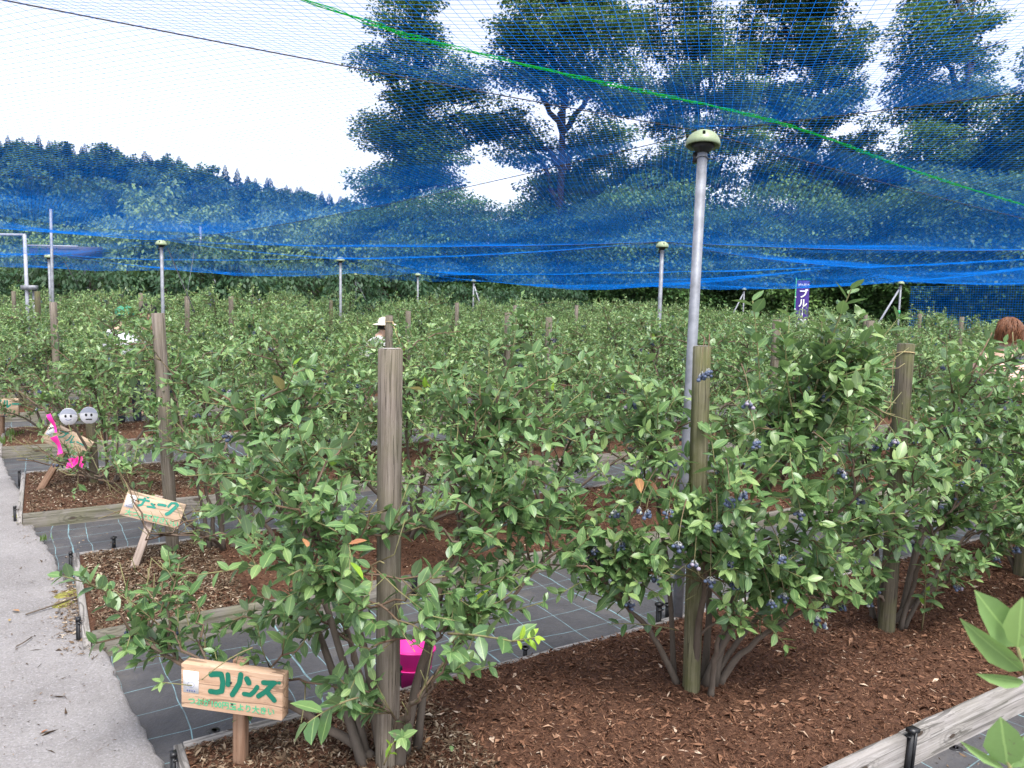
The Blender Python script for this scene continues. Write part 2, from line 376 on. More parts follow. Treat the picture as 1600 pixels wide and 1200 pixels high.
def cluster_mesh(rng, n=7, hi=True, ripe=.8):
    mb = MB(); V, T = ICO1 if hi else ICO0
    for k in range(n):
        c = rng.normal(0, 1, 3); c = c / np.linalg.norm(c) * rng.uniform(.008, .022); c[2] = -abs(c[2]) * 1.3
        r = rng.uniform(.0058, .0088); tn = rng.uniform(0, .78) if rng.random() < ripe else rng.uniform(.82, 1)
        mb.add(V * r * [1, 1, .88] + c, T, tn)
        if hi: mb.tube([c + [0, 0, r * .8], c * .4 + [0, 0, .012]], .0012, 3, .95)
    return mb.mesh('berry_cluster', M['berry'])
RB = np.random.default_rng(5)
CLUSTERS = [cluster_mesh(RB, int(RB.integers(4, 11)), True, (.95, .8, .9, .6, .9)[k % 5]) for k in range(8)]

# ------------------------------------------------------------------ bush generator (local coordinates, base at the origin)
def bez(a, b, c, d, n):
    u = np.linspace(0, 1, n)[:, None]
    return (1 - u) ** 3 * a + 3 * u * (1 - u) ** 2 * b + 3 * u * u * (1 - u) * c + u ** 3 * d
def gen_bush(rng, targets, ncane=7, lean=None, leafL=(.045, .078), twigs=4, spacing=.026, cane_r=.013):
    """targets: (n,3). returns stem MB, leaf arrays, berry points"""
    tg = np.asarray(targets, float); n = len(tg); up = np.array([0, 0, 1.])
    # cane tips by farthest point sampling
    idx = [int(np.argmax(tg[:, 2]))]
    while len(idx) < min(ncane, n):
        dd = np.min(np.linalg.norm(tg[:, None] - tg[idx][None], axis=2), axis=1); idx.append(int(np.argmax(dd)))
    canes = []; st = MB(); lines = []
    for i in idx:
        tip = tg[i]; a0 = math.atan2(tip[1], tip[0]) + rng.normal(0, .5)
        b0 = np.array([math.cos(a0), math.sin(a0), 0]) * rng.uniform(.03, .11)
        h = max(tip[2], .35)
        c1 = b0 + (tip - b0) * [.12, .12, 0] + [0, 0, h * rng.uniform(.3, .45)]
        c2 = b0 + (tip - b0) * [.62, .62, 0] + [0, 0, max(tip[2] * .8, h * .62)]
        c1[2] = min(c1[2], .6)
        pts = bez(b0, c1, c2, tip, 16); wig = rng.normal(0, .027, pts.shape); wig[0] = 0; pts += np.cumsum(wig, 0) * .45 * np.linspace(0, 1, 16)[:, None]
        pts[-1] = tip
        rr = np.linspace(cane_r * rng.uniform(.8, 1.35), .0028, 16) ; rr[0] *= 1.25
        st.tube(pts, rr, 7, np.linspace(0, .8, 16)); canes.append(pts); lines.append((pts, .50))
    allc = np.array(canes)
    for i in range(n):
        if i in idx: continue
        tip = tg[i]; best = None
        for pts in canes:
            for k in range(4, 13):
                d = tip - pts[k]; L = np.linalg.norm(d); cost = L + max(0, pts[k][2] - tip[2]) * .7 + max(0, .32 - L) * 2
                if best is None or cost < best[0]: best = (cost, pts, k)
        _, pts, k = best; a = pts[k]; tan = pts[k + 1] - pts[k]; tan /= np.linalg.norm(tan); L = np.linalg.norm(tip - a)
        br = bez(a, a + tan * L * .35, a + (tip - a) * .65 + up * L * .08 * rng.normal(0.6, 1), tip, 10)
        br[1:-1] += rng.normal(0, .008, (8, 3))
        st.tube(br, np.linspace(.0062, .0020, 10), 5, np.linspace(.35, .92, 10)); lines.append((br, .30))
    # twigs
    LP, LD, LN, LL, LT = [], [], [], [], []; berries = []
    def leafrow(pts, start, sc, tip_bonus=True):
        seg = np.linalg.norm(np.diff(pts, axis=0), axis=1); cum = np.append(0, np.cumsum(seg)); tot = cum[-1]
        pos = np.arange(tot * start, tot, spacing * rng.uniform(.85, 1.2)); phi = rng.uniform(0, 6.28)
        if len(pos) == 0: pos = np.array([tot])
        for q in np.append(pos, [tot] * 3):
            k = min(np.searchsorted(cum, q, side='right') - 1, len(seg) - 1); f = (q - cum[k]) / (seg[k] + 1e-9)
            p = pts[k] * (1 - f) + pts[k + 1] * f; tan = (pts[k + 1] - pts[k]) / (seg[k] + 1e-9)
            phi += 2.4 + rng.normal(0, .3)
            e1 = np.cross(tan, up); e1 /= np.linalg.norm(e1) + 1e-6; e2 = np.cross(e1, tan)
            rad = math.cos(phi) * e1 + math.sin(phi) * e2
            d = tan * rng.uniform(.35, .9) + rad * .85 + up * rng.normal(-.02, .22)
            nn = up * .95 + rad * -.1 + tan * .25 + rng.normal(0, .38, 3)
            rel = (q / tot - start) / (1 - start + 1e-6)
            LP.append(p); LD.append(d); LN.append(nn)
            LL.append(rng.uniform(*leafL) * sc * (1.05 - .3 * max(0, rel) ** 3)); LT.append(np.clip(rng.normal(.36 + .22 * max(rel, 0), .2), 0, 1))
    for pts, s0 in lines:
        leafrow(pts, s0 + .2, 1)
        nt_ = rng.integers(max(1, twigs - 1), twigs + 2)
        for q in range(nt_):
            k = int(rng.uniform(s0, .97) * (len(pts) - 1)); k = min(k, len(pts) - 2)
            a = pts[k]; tan = pts[k + 1] - pts[k]; tan /= np.linalg.norm(tan) + 1e-9
            out = np.array([a[0], a[1], 0]); out /= np.linalg.norm(out) + 1e-6
            d = tan * .55 + rng.normal(0, .5, 3) + up * .28 + out * .3; d /= np.linalg.norm(d); L = rng.uniform(.09, .22)
            tw = np.array([a, a + d * L * .5 + rng.normal(0, .008, 3), a + d * L + up * rng.normal(.015, .025)])
            st.tube(tw, [.0022, .0018, .0013], 4, [.8, .95, 1]); leafrow(tw, .12, .95)
            if rng.random() < .33: berries.append(tw[1] + [rng.normal(0, .012), rng.normal(0, .012), -.03])
    return st, (np.array(LP), np.array(LD), np.array(LN), np.array(LL), np.array(LT)), berries
def dome_targets(rng, n, rad, h0, h1, sq=(1, 1)):
    T = []
    while len(T) < n:
        a = rng.uniform(0, 2 * math.pi); r = rad * math.sqrt(rng.uniform(.02, 1)); top = h1 - (h1 - h0) * .42 * (r / rad) ** 2.2
        z = top - (top - h0) * rng.uniform(0, 1) ** 1.7 * .95
        p = np.array([r * math.cos(a) * sq[0], r * math.sin(a) * sq[1], z + rng.normal(0, .05)])
        if all(np.linalg.norm(p - q) > .13 for q in T[-30:]): T.append(p)
    return np.array(T)

GR_NEAR, GR_FAR = 'blueberry bushes in the two nearest rows', 'blueberry bushes in the farther rows'
def place_near(name, label, base, st, lv, berries, rng, group, view=None, nobj=300, cl_max=40, stem_mesh=None, rest_mesh=None, order=None, rot=0.0):
    root = thing(name, label, 'bush', base, (0, 0, rot), group)
    LP, LD, LN, LL, LT = lv
    if order is None:
        c, s = math.cos(rot), math.sin(rot)
        W = LP @ np.array([[c, s, 0], [-s, c, 0], [0, 0, 1]]) + np.array(base)
        dist = np.linalg.norm(W - [0, 0, HC], axis=1); off = np.abs(W[:, 0] / np.maximum(W[:, 1], .2)) > .70
        order = np.argsort(dist / LL * .05 + off * 100)
    big = order[:nobj]; rest = order[nobj:]
    link('stems', stem_mesh or st.mesh('stems', M['bark']), root)
    if rest_mesh is None: rest_mesh = leaves_mesh('leaves', LP[rest], LD[rest], LN[rest], LL[rest], LT[rest], TPL if stem_mesh is None else TPL_LO, M['leaf']) if len(rest) else None
    if rest_mesh: tag(link('leaves', rest_mesh, root), kind='stuff')
    D, B, N = frames(LD[big], LN[big])
    for k, i in enumerate(big):
        tn = int(np.clip(np.round(LT[i] * 5 - .5), 0, 4)); r_ = rng.random()
        me = LEAF_PROTO[int(rng.integers(0, 4)) * 5 + tn]
        if r_ < .006: me = LEAF_RED[int(rng.integers(0, 3))]
        elif r_ < .020: me = LEAF_NEW[int(rng.integers(0, 3))]
        o = link('leaf', me, root); L = LL[i]; d, b, q, p = D[k] * L, B[k] * L * rng.uniform(.78, 1.18), N[k] * L * rng.uniform(.4, 1.9), LP[i]
        o.matrix_basis = Matrix(((d[0], b[0], q[0], p[0]), (d[1], b[1], q[1], p[1]), (d[2], b[2], q[2], p[2]), (0, 0, 0, 1)))
    for bp in berries[:cl_max]:
        o = link('berry_cluster', CLUSTERS[int(rng.integers(0, 8))], root); o.location = bp; o.rotation_euler = (0, 0, rng.uniform(0, 6)); s_ = rng.uniform(.75, 1.05); o.scale = (s_,) * 3
    return root, (big, rest, rest_mesh)
def shoot(parent, p0, p1, meshes, n, L, rng, spread=.9, bend=(0, 0, 0), rad=.0022):
    """one leafy shoot added to a bush, local coordinates"""
    p0, p1 = np.array(p0, float), np.array(p1, float); mid_ = (p0 + p1) / 2 + np.array(bend)
    pts = bez(p0, mid_ * .66 + p0 * .34, mid_ * .66 + p1 * .34, p1, 8); mb = MB(); mb.tube(pts, np.linspace(rad * 1.4, rad * .7, 8), 5, np.linspace(.85, 1, 8)); mb.obj('shoot', M['bark'], parent)
    up = np.array([0, 0, 1.]); phi = rng.uniform(0, 6)
    for k in range(n):
        f = (.25 + .75 * k / (n - 1)) * 7; i = min(int(f), 6); p = pts[i] + (pts[i + 1] - pts[i]) * (f - i); tan = pts[i + 1] - pts[i]; tan /= np.linalg.norm(tan)
        phi += 2.4; e1 = np.cross(tan, up); e1 /= np.linalg.norm(e1) + 1e-6; e2 = np.cross(e1, tan); rad_ = math.cos(phi) * e1 + math.sin(phi) * e2
        D, B, N = frames((tan * (1.2 - spread * .6) + rad_ * spread)[None], (up + tan * .3 - rad_ * .2 + rng.normal(0, .25, 3))[None])
        q = L * rng.uniform(.75, 1.1); D, B, N = D[0] * q, B[0] * q, N[0] * q
        o = link('leaf', meshes[int(rng.integers(0, len(meshes)))], parent)
        o.matrix_basis = Matrix(((D[0], B[0], N[0], p[0]), (D[1], B[1], N[1], p[1]), (D[2], B[2], N[2], p[2]), (0, 0, 0, 1)))

# ================================================================== SETTING
RG = np.random.default_rng(11)
def sheet(name, x0, x1, y0, y1, z, mat, rot=0.0, nx=2, ny=2, hf=None):
    X, Y = np.meshgrid(np.linspace(x0, x1, nx), np.linspace(y0, y1, ny)); Z = np.full_like(X, 0.0) if hf is None else hf(X, Y)
    V = np.stack([X.ravel(), Y.ravel(), Z.ravel()], 1); i = np.arange(ny - 1)[:, None] * nx; j = np.arange(nx - 1)[None]
    Q = np.stack([i + j, i + j + 1, i + nx + j + 1, i + nx + j], -1).reshape(-1, 4)
    o = link(name, mesh_np(name, V, Q, mat)); o.location = (0, 0, z); o.rotation_euler = (0, 0, rot); return o
tag(sheet('ground', -600, 600, -60, 900, -.06, M['soil']), kind='structure')
def fbm(X, Y, seeds, amp=1.0):
    r = np.random.default_rng(seeds); Z = np.zeros_like(X)
    for k in range(14):
        f = 2 ** r.uniform(0, 4.2); a = r.uniform(0, 6.28); Z += np.sin((X * math.cos(a) + Y * math.sin(a)) * f + r.uniform(0, 6.28)) / f ** .8
    return Z * amp
tag(sheet('weed_mat', -.6, 21, -3.5, 25.5, 0, M['mat'], ROWA, 150, 170, lambda X, Y: np.maximum(fbm(X, Y, 3, .006), -.03)), kind='structure')
# concrete path with an irregular edge
edge_px = [(262, 1215), (252, 1190), (228, 1150), (214, 1120), (200, 1098), (184, 1052), (172, 1030), (150, 995), (141, 965), (122, 938), (108, 915), (90, 892), (84, 868), (66, 842), (56, 832), (50, 806), (44, 790), (30, 764), (12, 738), (3, 715)]
epts = [at(u, v, .03)[:2] for u, v in edge_px]
first = np.array(P(.62, -3.5)[:2]); epts = [first, (np.array(first) + epts[0]) / 2 + [.02, 0]] + epts + [P(-.45, 9.2)[:2], P(-1.0, 14)[:2], P(-1.9, 25)[:2]]
E2 = []
for k in range(len(epts) - 1):
    a, b = np.array(epts[k]), np.array(epts[k + 1]); m_ = max(2, int(np.linalg.norm(b - a) / .05))
    for q in range(m_): E2.append(a + (b - a) * q / m_ + (RG.normal(0, .006, 2)))
E2.append(np.array(epts[-1])); E2 = np.array(E2)
nE = len(E2); cols = 24; V = []
for k in range(cols):
    f = k / (cols - 1); off = DV * (-7.0 * f ** 1.6); V.append(np.column_stack([E2 + off, np.full(nE, .034) + RG.normal(0, .0012, nE) * (k > 0)]))
V.insert(0, np.column_stack([E2 + DV * .004, np.full(nE, -.05)])); V.insert(1, np.column_stack([E2, np.full(nE, .022)])); V[2][:, :2] -= DV * .012
V = np.vstack(V); i = np.arange(cols + 1)[:, None] * nE; j = np.arange(nE - 1)[None]
Q = np.stack([i + j, i + j + 1, i + nE + j + 1, i + nE + j], -1).reshape(-1, 4)
tag(link('path', mesh_np('path', V, Q, M['concrete'], smooth=False)), kind='structure')

# ---- raised beds: planks, stakes, mulch
BEDS = [(1.47, 2.66, .36, 9.5), (3.78, 5.06, .14, 11.5), (6.12, 7.62, -.16, 13.5), (8.95, 10.35, -.38, 16), (11.5, 12.8, -.8, 18.5), (14., 15.3, -1.1, 18.5), (16.5, 17.8, -1.4, 18.5), (19., 20.3, -1.6, 18.5), (21.5, 22.8, -1.8, 18.5)]
ROWT = [2.09, 4.45, 6.88, 9.65, 12.15, 14.65, 17.15, 19.65, 22.15]
BEDNAME = ['nearest', 'second', 'third', 'fourth', 'fifth', 'sixth', 'seventh', 'eighth', 'farthest']
def chips(rng, n, s0, s1, t0, t1, zf, lmin, lmax, wr, tint=(.42, .2), flat=.35):
    s = rng.uniform(s0, s1, n); t = rng.uniform(t0, t1, n); z = zf(s, t) + np.abs(rng.normal(.002, .004, n))
    a = rng.uniform(0, 6.28, n); el = rng.normal(0, flat, n); L = lmin + (lmax - lmin) * rng.beta(1.2, 4, n); W = L * rng.uniform(*wr, n)
    d = np.stack([np.cos(a) * np.cos(el), np.sin(a) * np.cos(el), np.sin(el)], 1); side = np.stack([-np.sin(a), np.cos(a), rng.normal(0, .5, n)], 1); side /= np.linalg.norm(side, axis=1)[:, None]
    c = np.stack([s, t, z], 1); bend = np.cross(d, side) * (L * rng.normal(0, .15, n))[:, None]
    V = np.stack([c - d * L[:, None] / 2, c + side * W[:, None] / 2 + bend, c + d * L[:, None] / 2, c - side * W[:, None] / 2 + bend], 1).reshape(-1, 3)
    T = (np.array([[0, 1, 2, 3]])[None] + (np.arange(n) * 4)[:, None, None]).reshape(-1, 4)
    tn = np.clip(rng.normal(*tint, n), 0, 1); tn[rng.random(n) < .03] = rng.uniform(.9, 1)
    return V, T, np.repeat(tn, 4)
def plank_mesh(rng, L, h, th, name='plank'):
    n = max(3, int(L / .15)); mb = MB(); xs = np.linspace(0, L, n); rows = []
    top = h + rng.normal(0, .0025, n); 
    V = np.concatenate([np.column_stack([xs, np.full(n, y), z]) for y, z in ((-th / 2, np.full(n, -.03)), (-th / 2, top - .003), (-th / 2 + .003, top), (th / 2 - .003, top), (th / 2, top - .003), (th / 2, np.full(n, -.03)))])
    Qs = []
    for r in range(5):
        for k in range(n - 1): Qs.append([r * n + k, r * n + k + 1, (r + 1) * n + k + 1, (r + 1) * n + k])
    Qs += [[0, n, 2 * n, 3 * n], [0, 3 * n, 4 * n, 5 * n], [n - 1, 6 * n - 1, 5 * n - 1, 4 * n - 1], [n - 1, 4 * n - 1, 3 * n - 1, 2 * n - 1]]
    mb.add(V, Qs); return mb
def stake_mb(h=.17):
    mb = MB(); mb.box((0, 0, h / 2 - .04), (.024, .016, h + .08)); mb.box((0, -.010, h / 2), (.008, .008, h * .9)); mb.box((0, 0, h - .005), (.034, .026, .014)); mb.box((0, .006, h - .03), (.030, .02, .006)); return mb
STAKE = stake_mb().mesh('stake', M['black'], False)
for bi, (t0, t1, s0, s1) in enumerate(BEDS):
    rng = np.random.default_rng(100 + bi); near = bi < 3
    root = thing('raised_bed', f'{BEDNAME[bi]} long bark mulch bed edged with grey weathered planks', 'planting bed', (0, 0, 0), (0, 0, ROWA), 'mulched beds of the blueberry rows')
    def zf(s, t, t0=t0, t1=t1, s0=s0, bi=bi):
        e = np.minimum(np.minimum(t - t0, t1 - t), np.maximum(s - s0, 0)); bulge = np.clip(e / .25, 0, 1)
        return .088 + .035 * bulge + fbm(np.asarray(s), np.asarray(t), 40 + bi, .0045)
    res = .025 if bi == 0 else .05 if bi < 3 else .15
    ns, nt_ = int((s1 - s0) / res) + 1, int((t1 - t0) / res) + 1
    S, T = np.meshgrid(np.linspace(s0, s1, ns), np.linspace(t0 + .018, t1 - .018, nt_)); Z = zf(S, T) + rng.normal(0, .0035 if near else .01, S.shape)
    V = np.stack([S.ravel(), T.ravel(), Z.ravel()], 1); i = np.arange(nt_ - 1)[:, None] * ns; j = np.arange(ns - 1)[None]
    link('mulch', mesh_np('mulch', V, np.stack([i + j, i + j + 1, i + ns + j + 1, i + ns + j], -1).reshape(-1, 4), M['mulch']), root)
    smax = [6.0, 8, 9, 11, 0, 0, 0, 0, 0][bi]; cnt = [115000, 48000, 20000, 9000, 0, 0, 0, 0, 0][bi]
    if cnt:
        mb = MB()
        V, T, tn = chips(rng, cnt, s0, smax, t0 + .01, t1 - .01, zf, .008, (.046, .05, .06, .08)[bi], (.035, .17), (.42, .24)); mb.add(V, T, tn)
        V, T, tn = chips(rng, cnt // 40, s0, smax, t0, t1, zf, .03, .075, (.15, .4), (.6, .2), .18); mb.add(V, T, tn)
        tag(mb.obj('bark_chips', M['chip'] if bi < 2 else M['chip_old'], root, False), kind='stuff')
        # older paler chips at the path end
        mb = MB(); V, T, tn = chips(rng, 9000 if bi < 3 else 2500, s0 + .02, s0 + (.85, .7, 1.6, 1.6)[bi], t0 + .02, t1 - .02, lambda s, t: zf(s, t) + .004, .01, .06, (.1, .35), (.55, .25)); mb.add(V, T, tn)
        tag(mb.obj('pale_chips', M['chip_old'], root, False), kind='stuff')
    # planks: front, back, path end
    hF, hB = .135, .098
    jf = [1.16, 2.53, 4.5, 6.5] if bi == 0 else list(np.arange(s0 + 1.55, s1, 2.0))
    for side, tt, hh in (('front', t0, hF if bi == 0 else .115), ('back', t1, hB)):
        seams = [s0] + [q for q in jf if s0 < q < s1] + [s1]
        if bi > 3: seams = [s0, s1]
        for a, b in zip(seams[:-1], seams[1:]):
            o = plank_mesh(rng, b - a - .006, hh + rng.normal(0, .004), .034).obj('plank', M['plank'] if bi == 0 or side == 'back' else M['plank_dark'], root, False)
            o.location = (a + .003, tt + (-.017 if side == 'front' else .017), 0); o.rotation_euler = (rng.normal(0, .02), 0, rng.normal(0, .003))
        if bi < 4:
            for q in seams[1:-1]:
                if q < smax:
                    o = link('stake', STAKE, root); o.location = (q, tt + (-.045 if side == 'front' else .045), 0); o.rotation_euler = (0, rng.normal(0, .03), 0 if side == 'front' else math.pi)
                    if bi == 0 and side == 'front': o.scale = (1.15, 1.15, .98)
    o = plank_mesh(rng, t1 - t0, .105, .03).obj('plank', M['plank'], root, False); o.location = (s0 - .017, t0, 0); o.rotation_euler = (0, 0, math.pi / 2)
    if bi < 4:
        for tq in (t0 + .12, t1 - .1):
            o = link('stake', STAKE, root); o.scale = (.8, .8, .82); o.location = (s0 - .045, tq, 0); o.rotation_euler = (0, 0, -math.pi / 2)

# ================================================================== WOODEN POSTS
def post_mesh(rng, h, r, mat):
    mb = MB(); n = 18; zs = np.linspace(-.1, h - .003, 9); ang = np.arange(n) * 2 * math.pi / n
    prof = 1 + rng.normal(0, .018, n); ci = rng.integers(0, n); prof[ci] -= .22; prof[(ci + 7) % n] -= .10; prof[(ci + 12) % n] -= .06
    V = []
    for z in zs:
        q = prof * r * (1 + rng.normal(0, .006)); V.append(np.stack([q * np.cos(ang), q * np.sin(ang), np.full(n, z)], 1))
    q = prof * (r - .003); V.append(np.stack([q * np.cos(ang), q * np.sin(ang), np.full(n, h)], 1)); V = np.vstack(V)
    k = len(zs); i = np.arange(k)[:, None] * n; j = np.arange(n)[None]; j2 = (j + 1) % n
    mb.add(V, np.stack([i + j, i + j2, i + n + j2, i + n + j], -1).reshape(-1, 4))
    top = MB(); tv = V[-n:].copy(); tv[:, 2] += .0015; top.add(np.vstack([tv, [0, 0, h + .0015]]), [[q, (q + 1) % n, n] for q in range(n)])
    return mb, top
def post(name, label, base, top, r, rng, mat, group='wooden posts standing in the bush rows'):
    base, top = np.array(base, float), np.array(top, float); d = top - base; L = np.linalg.norm(d)
    root = thing(name, label, 'post', base, Vector(d).to_track_quat('Z', 'Y').to_euler(), group)
    a, b = post_mesh(rng, L, r, mat); a.obj('shaft', M[mat], root); b.obj('cut_end', M['end_grain'], root, False)
    return root, L
RP = np.random.default_rng(21)
def twine(parent, pts, r=.0022, name='twine'):
    mb = MB(); mb.tube(pts, r, 5); return mb.obj(name, M['twine'], parent)
def ring(z, r, n=15, tilt=.0): return [[r * math.cos(a), r * math.sin(a), z + tilt * math.sin(a)] for a in np.linspace(0, 2 * math.pi, n)]
b1 = at(605, 1195, .12); t1_ = atd(610, 545, b1[1] + .02)
post('wooden_post', 'thick grey post nearest the camera, rising from the bush behind the name board', (b1[0], b1[1], .05), t1_, .0375, RP, 'post_wood')
b2 = at(1080, 1080, .12); t2_ = atd(1097, 541, b2[1] + .03)
post('wooden_post', 'greenish post at the foot of the bush in front of the steel net pole', (b2[0], b2[1], .05), t2_, .034, RP, 'post_wood_green')
b3 = at(1385, 985, .12); t3_ = atd(1416, 537, b3[1] + .03)
r3, L3 = post('wooden_post', 'dark mossy post with twine knotted round its top right of the steel pole', (b3[0], b3[1], .05), t3_, .0375, RP, 'post_wood_dark')
twine(r3, ring(L3 - .045, .0395, 15, .008)); twine(r3, [[.039, -.01, L3 - .05], [.046, -.012, L3 - .12], [.042, -.014, L3 - .2], [.046, -.012, L3 - .27], [.043, -.01, L3 - .33]], .0024)
twine(r3, [[.039, -.005, L3 - .045], [.055, -.005, L3 - .06], [.05, -.008, L3 - .03], [.041, -.01, L3 - .045]], .002)
b4 = at(1594, 902, .12); post('wooden_post', 'dark post at the right picture edge with only its foot showing', (b4[0], b4[1], .05), (b4[0] + .03, b4[1] + .02, 1.42), .037, RP, 'post_wood_dark')
def row_hit(u, trow):
    r = ray(u, 480); k = r[0] / r[1]; y = trow / (k * NV[0] + NV[1]); return np.array([k * y, y, 0])
POSTS = []
def far_post(u, v, wpx, label, mat='post_wood', trow=None, ub=None):
    y0 = .072 * 1200 / wpx
    if trow is None:
        cand = [row_hit(u, t) for t in ROWT]; pt = min(cand, key=lambda q: abs(q[1] - y0))
    else: pt = row_hit(u, trow)
    POSTS.append((u, v, pt[1], wpx)); top = atd(u, v, pt[1]); bx = pt[0] if ub is None else (ub - 800) / 1200 * pt[1]
    return post('wooden_post', label, (bx, pt[1], .03), top, .036, RP, mat)
far_post(247, 489, 16, 'brown square-looking post behind the second name board, tied near its top', trow=4.8, ub=262)
rB, LB = far_post(608, 493, 15, 'post with crossed twine ties just behind the nearest post', trow=6.88)
twine(rB, [[-.036, -.036, LB - .06], [0, -.042, LB - .10], [.12, -.12, LB - .24]], .003); twine(rB, [[.036, -.036, LB - .06], [0, -.042, LB - .10], [-.14, -.13, LB - .27]], .003); twine(rB, ring(LB - .06, .04), .003)
far_post(83, 472, 11, 'slim pale post at the left rising above the faces on the leaves', ub=86)
far_post(58, 455, 8, 'post left of the pale slim post, darker and farther off', 'post_wood_dark')
far_post(21, 455, 6, 'leftmost far post with a pale weathered top')
far_post(220, 458, 7, 'far post right behind the green cap of a picker')
far_post(292, 463, 8, 'split far post with a black tie right of the left net pole')
far_post(361, 463, 7, 'far post between the left net pole and the second steel pole')
far_post(517, 469, 6, 'reddish brown far post left of the picker with a cream hat', 'post_wood_dark')
far_post(638, 486, 9, 'post just right of the post with crossed twine')
far_post(714, 473, 6, 'far post standing alone above the bushes at mid picture')
far_post(794, 489, 9, 'broad topped post left of the bush centre, nearer of a close pair')
far_post(805, 477, 6, 'far post just right of a broader post, farther of a close pair')
far_post(858, 496, 10, 'grey post showing its long shaft between bushes left of the steel pole', trow=6.88, ub=853)
far_post(901, 477, 6, 'far thin post to the right of the long grey post')
far_post(1214, 500, 11, 'post behind the tallest shoot with twine hanging from it')
far_post(1360, 501, 10, 'post with a pale cut top left of the mossy tied post')
far_post(1353, 491, 6, 'far post half hidden behind another just left of the mossy post')
far_post(1438, 490, 6, 'far grey post against the dark shade right of the mossy post')
far_post(1503, 495, 8, 'post close to the red haired picker at the right')
far_post(140, 640, 13, 'dark stout post at the crown of the bush beside pink ribbons', 'post_wood_dark', trow=6.88)

# ================================================================== NET POLES AND OVERHEAD NET
ZP = 2.46
POLES = {}
def net_pole(key, u, v, label, lean=None, z=ZP, brace=None, group='steel poles holding up the net'):
    r = ray(u, v); t = (z - HC) / r[2]; top = np.array([0, 0, HC]) + r * t
    base = np.array([top[0], top[1], 0.]) if lean is None else np.array(lean, float)
    POLES[key] = top; d = top - base; L = np.linalg.norm(d)
    root = thing('net_pole', label, 'pole', base, Vector(d).to_track_quat('Z', 'Y').to_euler(), group)
    mb = MB(); mb.tube([[0, 0, -.2], [0, 0, L * .5], [0, 0, L - .01]], .0255, 14); mb.obj('pipe', M['galv'], root)
    # dome cap with slots, open underneath
    R, h = .086, .078; n, k = 32, 8; V, Q = [], []
    for lay, (ro, dz) in enumerate(((1.0, 0), (.94, -.004))):
        for a in range(k + 1):
            th = a / k * math.pi / 2
            V += [[R * ro * math.cos(th) * math.cos(p), R * ro * math.cos(th) * math.sin(p), L - .045 + h * math.sin(th) ** .9 * ro + dz] for p in np.arange(n) * 2 * math.pi / n]
    for lay in (0, 1):
        for a in range(k):
            for p in range(n):
                if a in (2, 3) and p % 8 in (0,): continue
                i = lay * (k + 1) * n + a * n; q = [i + p, i + (p + 1) % n, i + n + (p + 1) % n, i + n + p]; Q.append(q if lay == 0 else q[::-1])
    for p in range(n):
        o2 = (k + 1) * n; Q.append([p, o2 + p, o2 + (p + 1) % n, (p + 1) % n])
    mb = MB(); mb.add(V, Q); mb.obj('dome_cap', M['dome'], root)
    mb = MB(); mb.lathe([[.03, L - .082], [.045, L - .062], [.060, L - .044], [.05, L - .03], [.02, L - .02]], 18); mb.box((.032, -.01, L - .10), (.03, .02, .05)); mb.obj('socket', M['black'], root)
    mb = MB(); mb.tube(ring(L - .108, .0285, 17, .006), .0035, 6); mb.tube([[-.028, -.01, L - .108], [-.05, -.03, L - .10]], .003, 5); mb.obj('clamp_ring', M['galv'], root)
    if brace is not None:
        bt = thing('brace_pipe', 'slanting brace pipe of the ' + label.split(' with a')[0].split(' right of')[0].split(' left of')[0].split(' beyond')[0] + {'p5': ' at left', 'p6': ' at mid picture', 'p7': ' right of centre', 'p8': ' by the second steel pole', 'p13': ' beyond the tall pole', 'p12': ' in white', 'p9': ''}.get(key, ''), 'brace', (0, 0, 0), (0, 0, 0), 'slanting brace pipes at the net edge')
        mb = MB(); f0_ = np.array([top[0], top[1], z - .12]); fb = np.array(brace, float); e = fb - f0_
        bt.location = fb; mb.tube([-e * .99, [0, 0, 0]], .024, 10); mb.obj('pipe', M['white_steel'], bt); mb = MB(); mb.box(-e * .985, (.07, .05, .06)); mb.obj('bracket', M['galv'], bt)
    return root
pb = at(1052, 985, .05)
net_pole('p0', 1099, 214, 'nearest tall steel net pole with a pale green dome cap', (pb[0] + .03, pb[1] + .06, 0))
net_pole('p1', 1035, 381, 'steel net pole just left of the nearest tall pole', None)
net_pole('p2', 252, 378, 'steel net pole with domed cap over the left bushes')
net_pole('p3', 532, 404, 'thin steel net pole between the left pole and picture centre')
def bfoot(u, v, key_y): q = atd(u, v, key_y); return [q[0], q[1], max(q[2], .0)]
def far_pole(key, u, v, label, bu=None, z=ZP):
    r = ray(u, v); y = r[1] * (z - HC) / r[2]; br = None
    if bu is not None:
        # brace leans sideways along the net edge down to the ground
        x1 = (bu - 800) / 1200 * y * 1.0; x0 = (u - 800) / 1200 * y; br = [x0 + (x1 - x0) * 2.6, y + .6, 0.]
    return net_pole(key, u, v, label, None, z, br)
far_pole('p4', 653, 428, 'far steel net pole rising against the dark hedge')
far_pole('p5', 556, 428, 'far net pole with a brace going down to the right', 573)
far_pole('p6', 740, 438, 'far net pole with a short brace at mid picture', 752)
far_pole('p7', 868, 448, 'far net pole right of centre with a brace to the left', 853)
far_pole('p8', 992, 450, 'far net pole left of the second steel pole with a brace to the left', 978)
far_pole('p13', 1163, 451, 'far net pole beyond the tall pole with a brace to the left', 1147)
far_pole('p9', 1408, 441, 'right hand net pole with a long brace and green tape round it', 1383)
far_pole('p12', 333, 426, 'far net pole with a white brace right of the left pole', 342)
far_pole('p10', 76, 399, 'steel net pole at the far left between two others')
mb = MB(); q = POLES['p9']; mb.lathe([[.031, -.05], [.034, -.05], [.034, .05], [.031, .05]], 14)
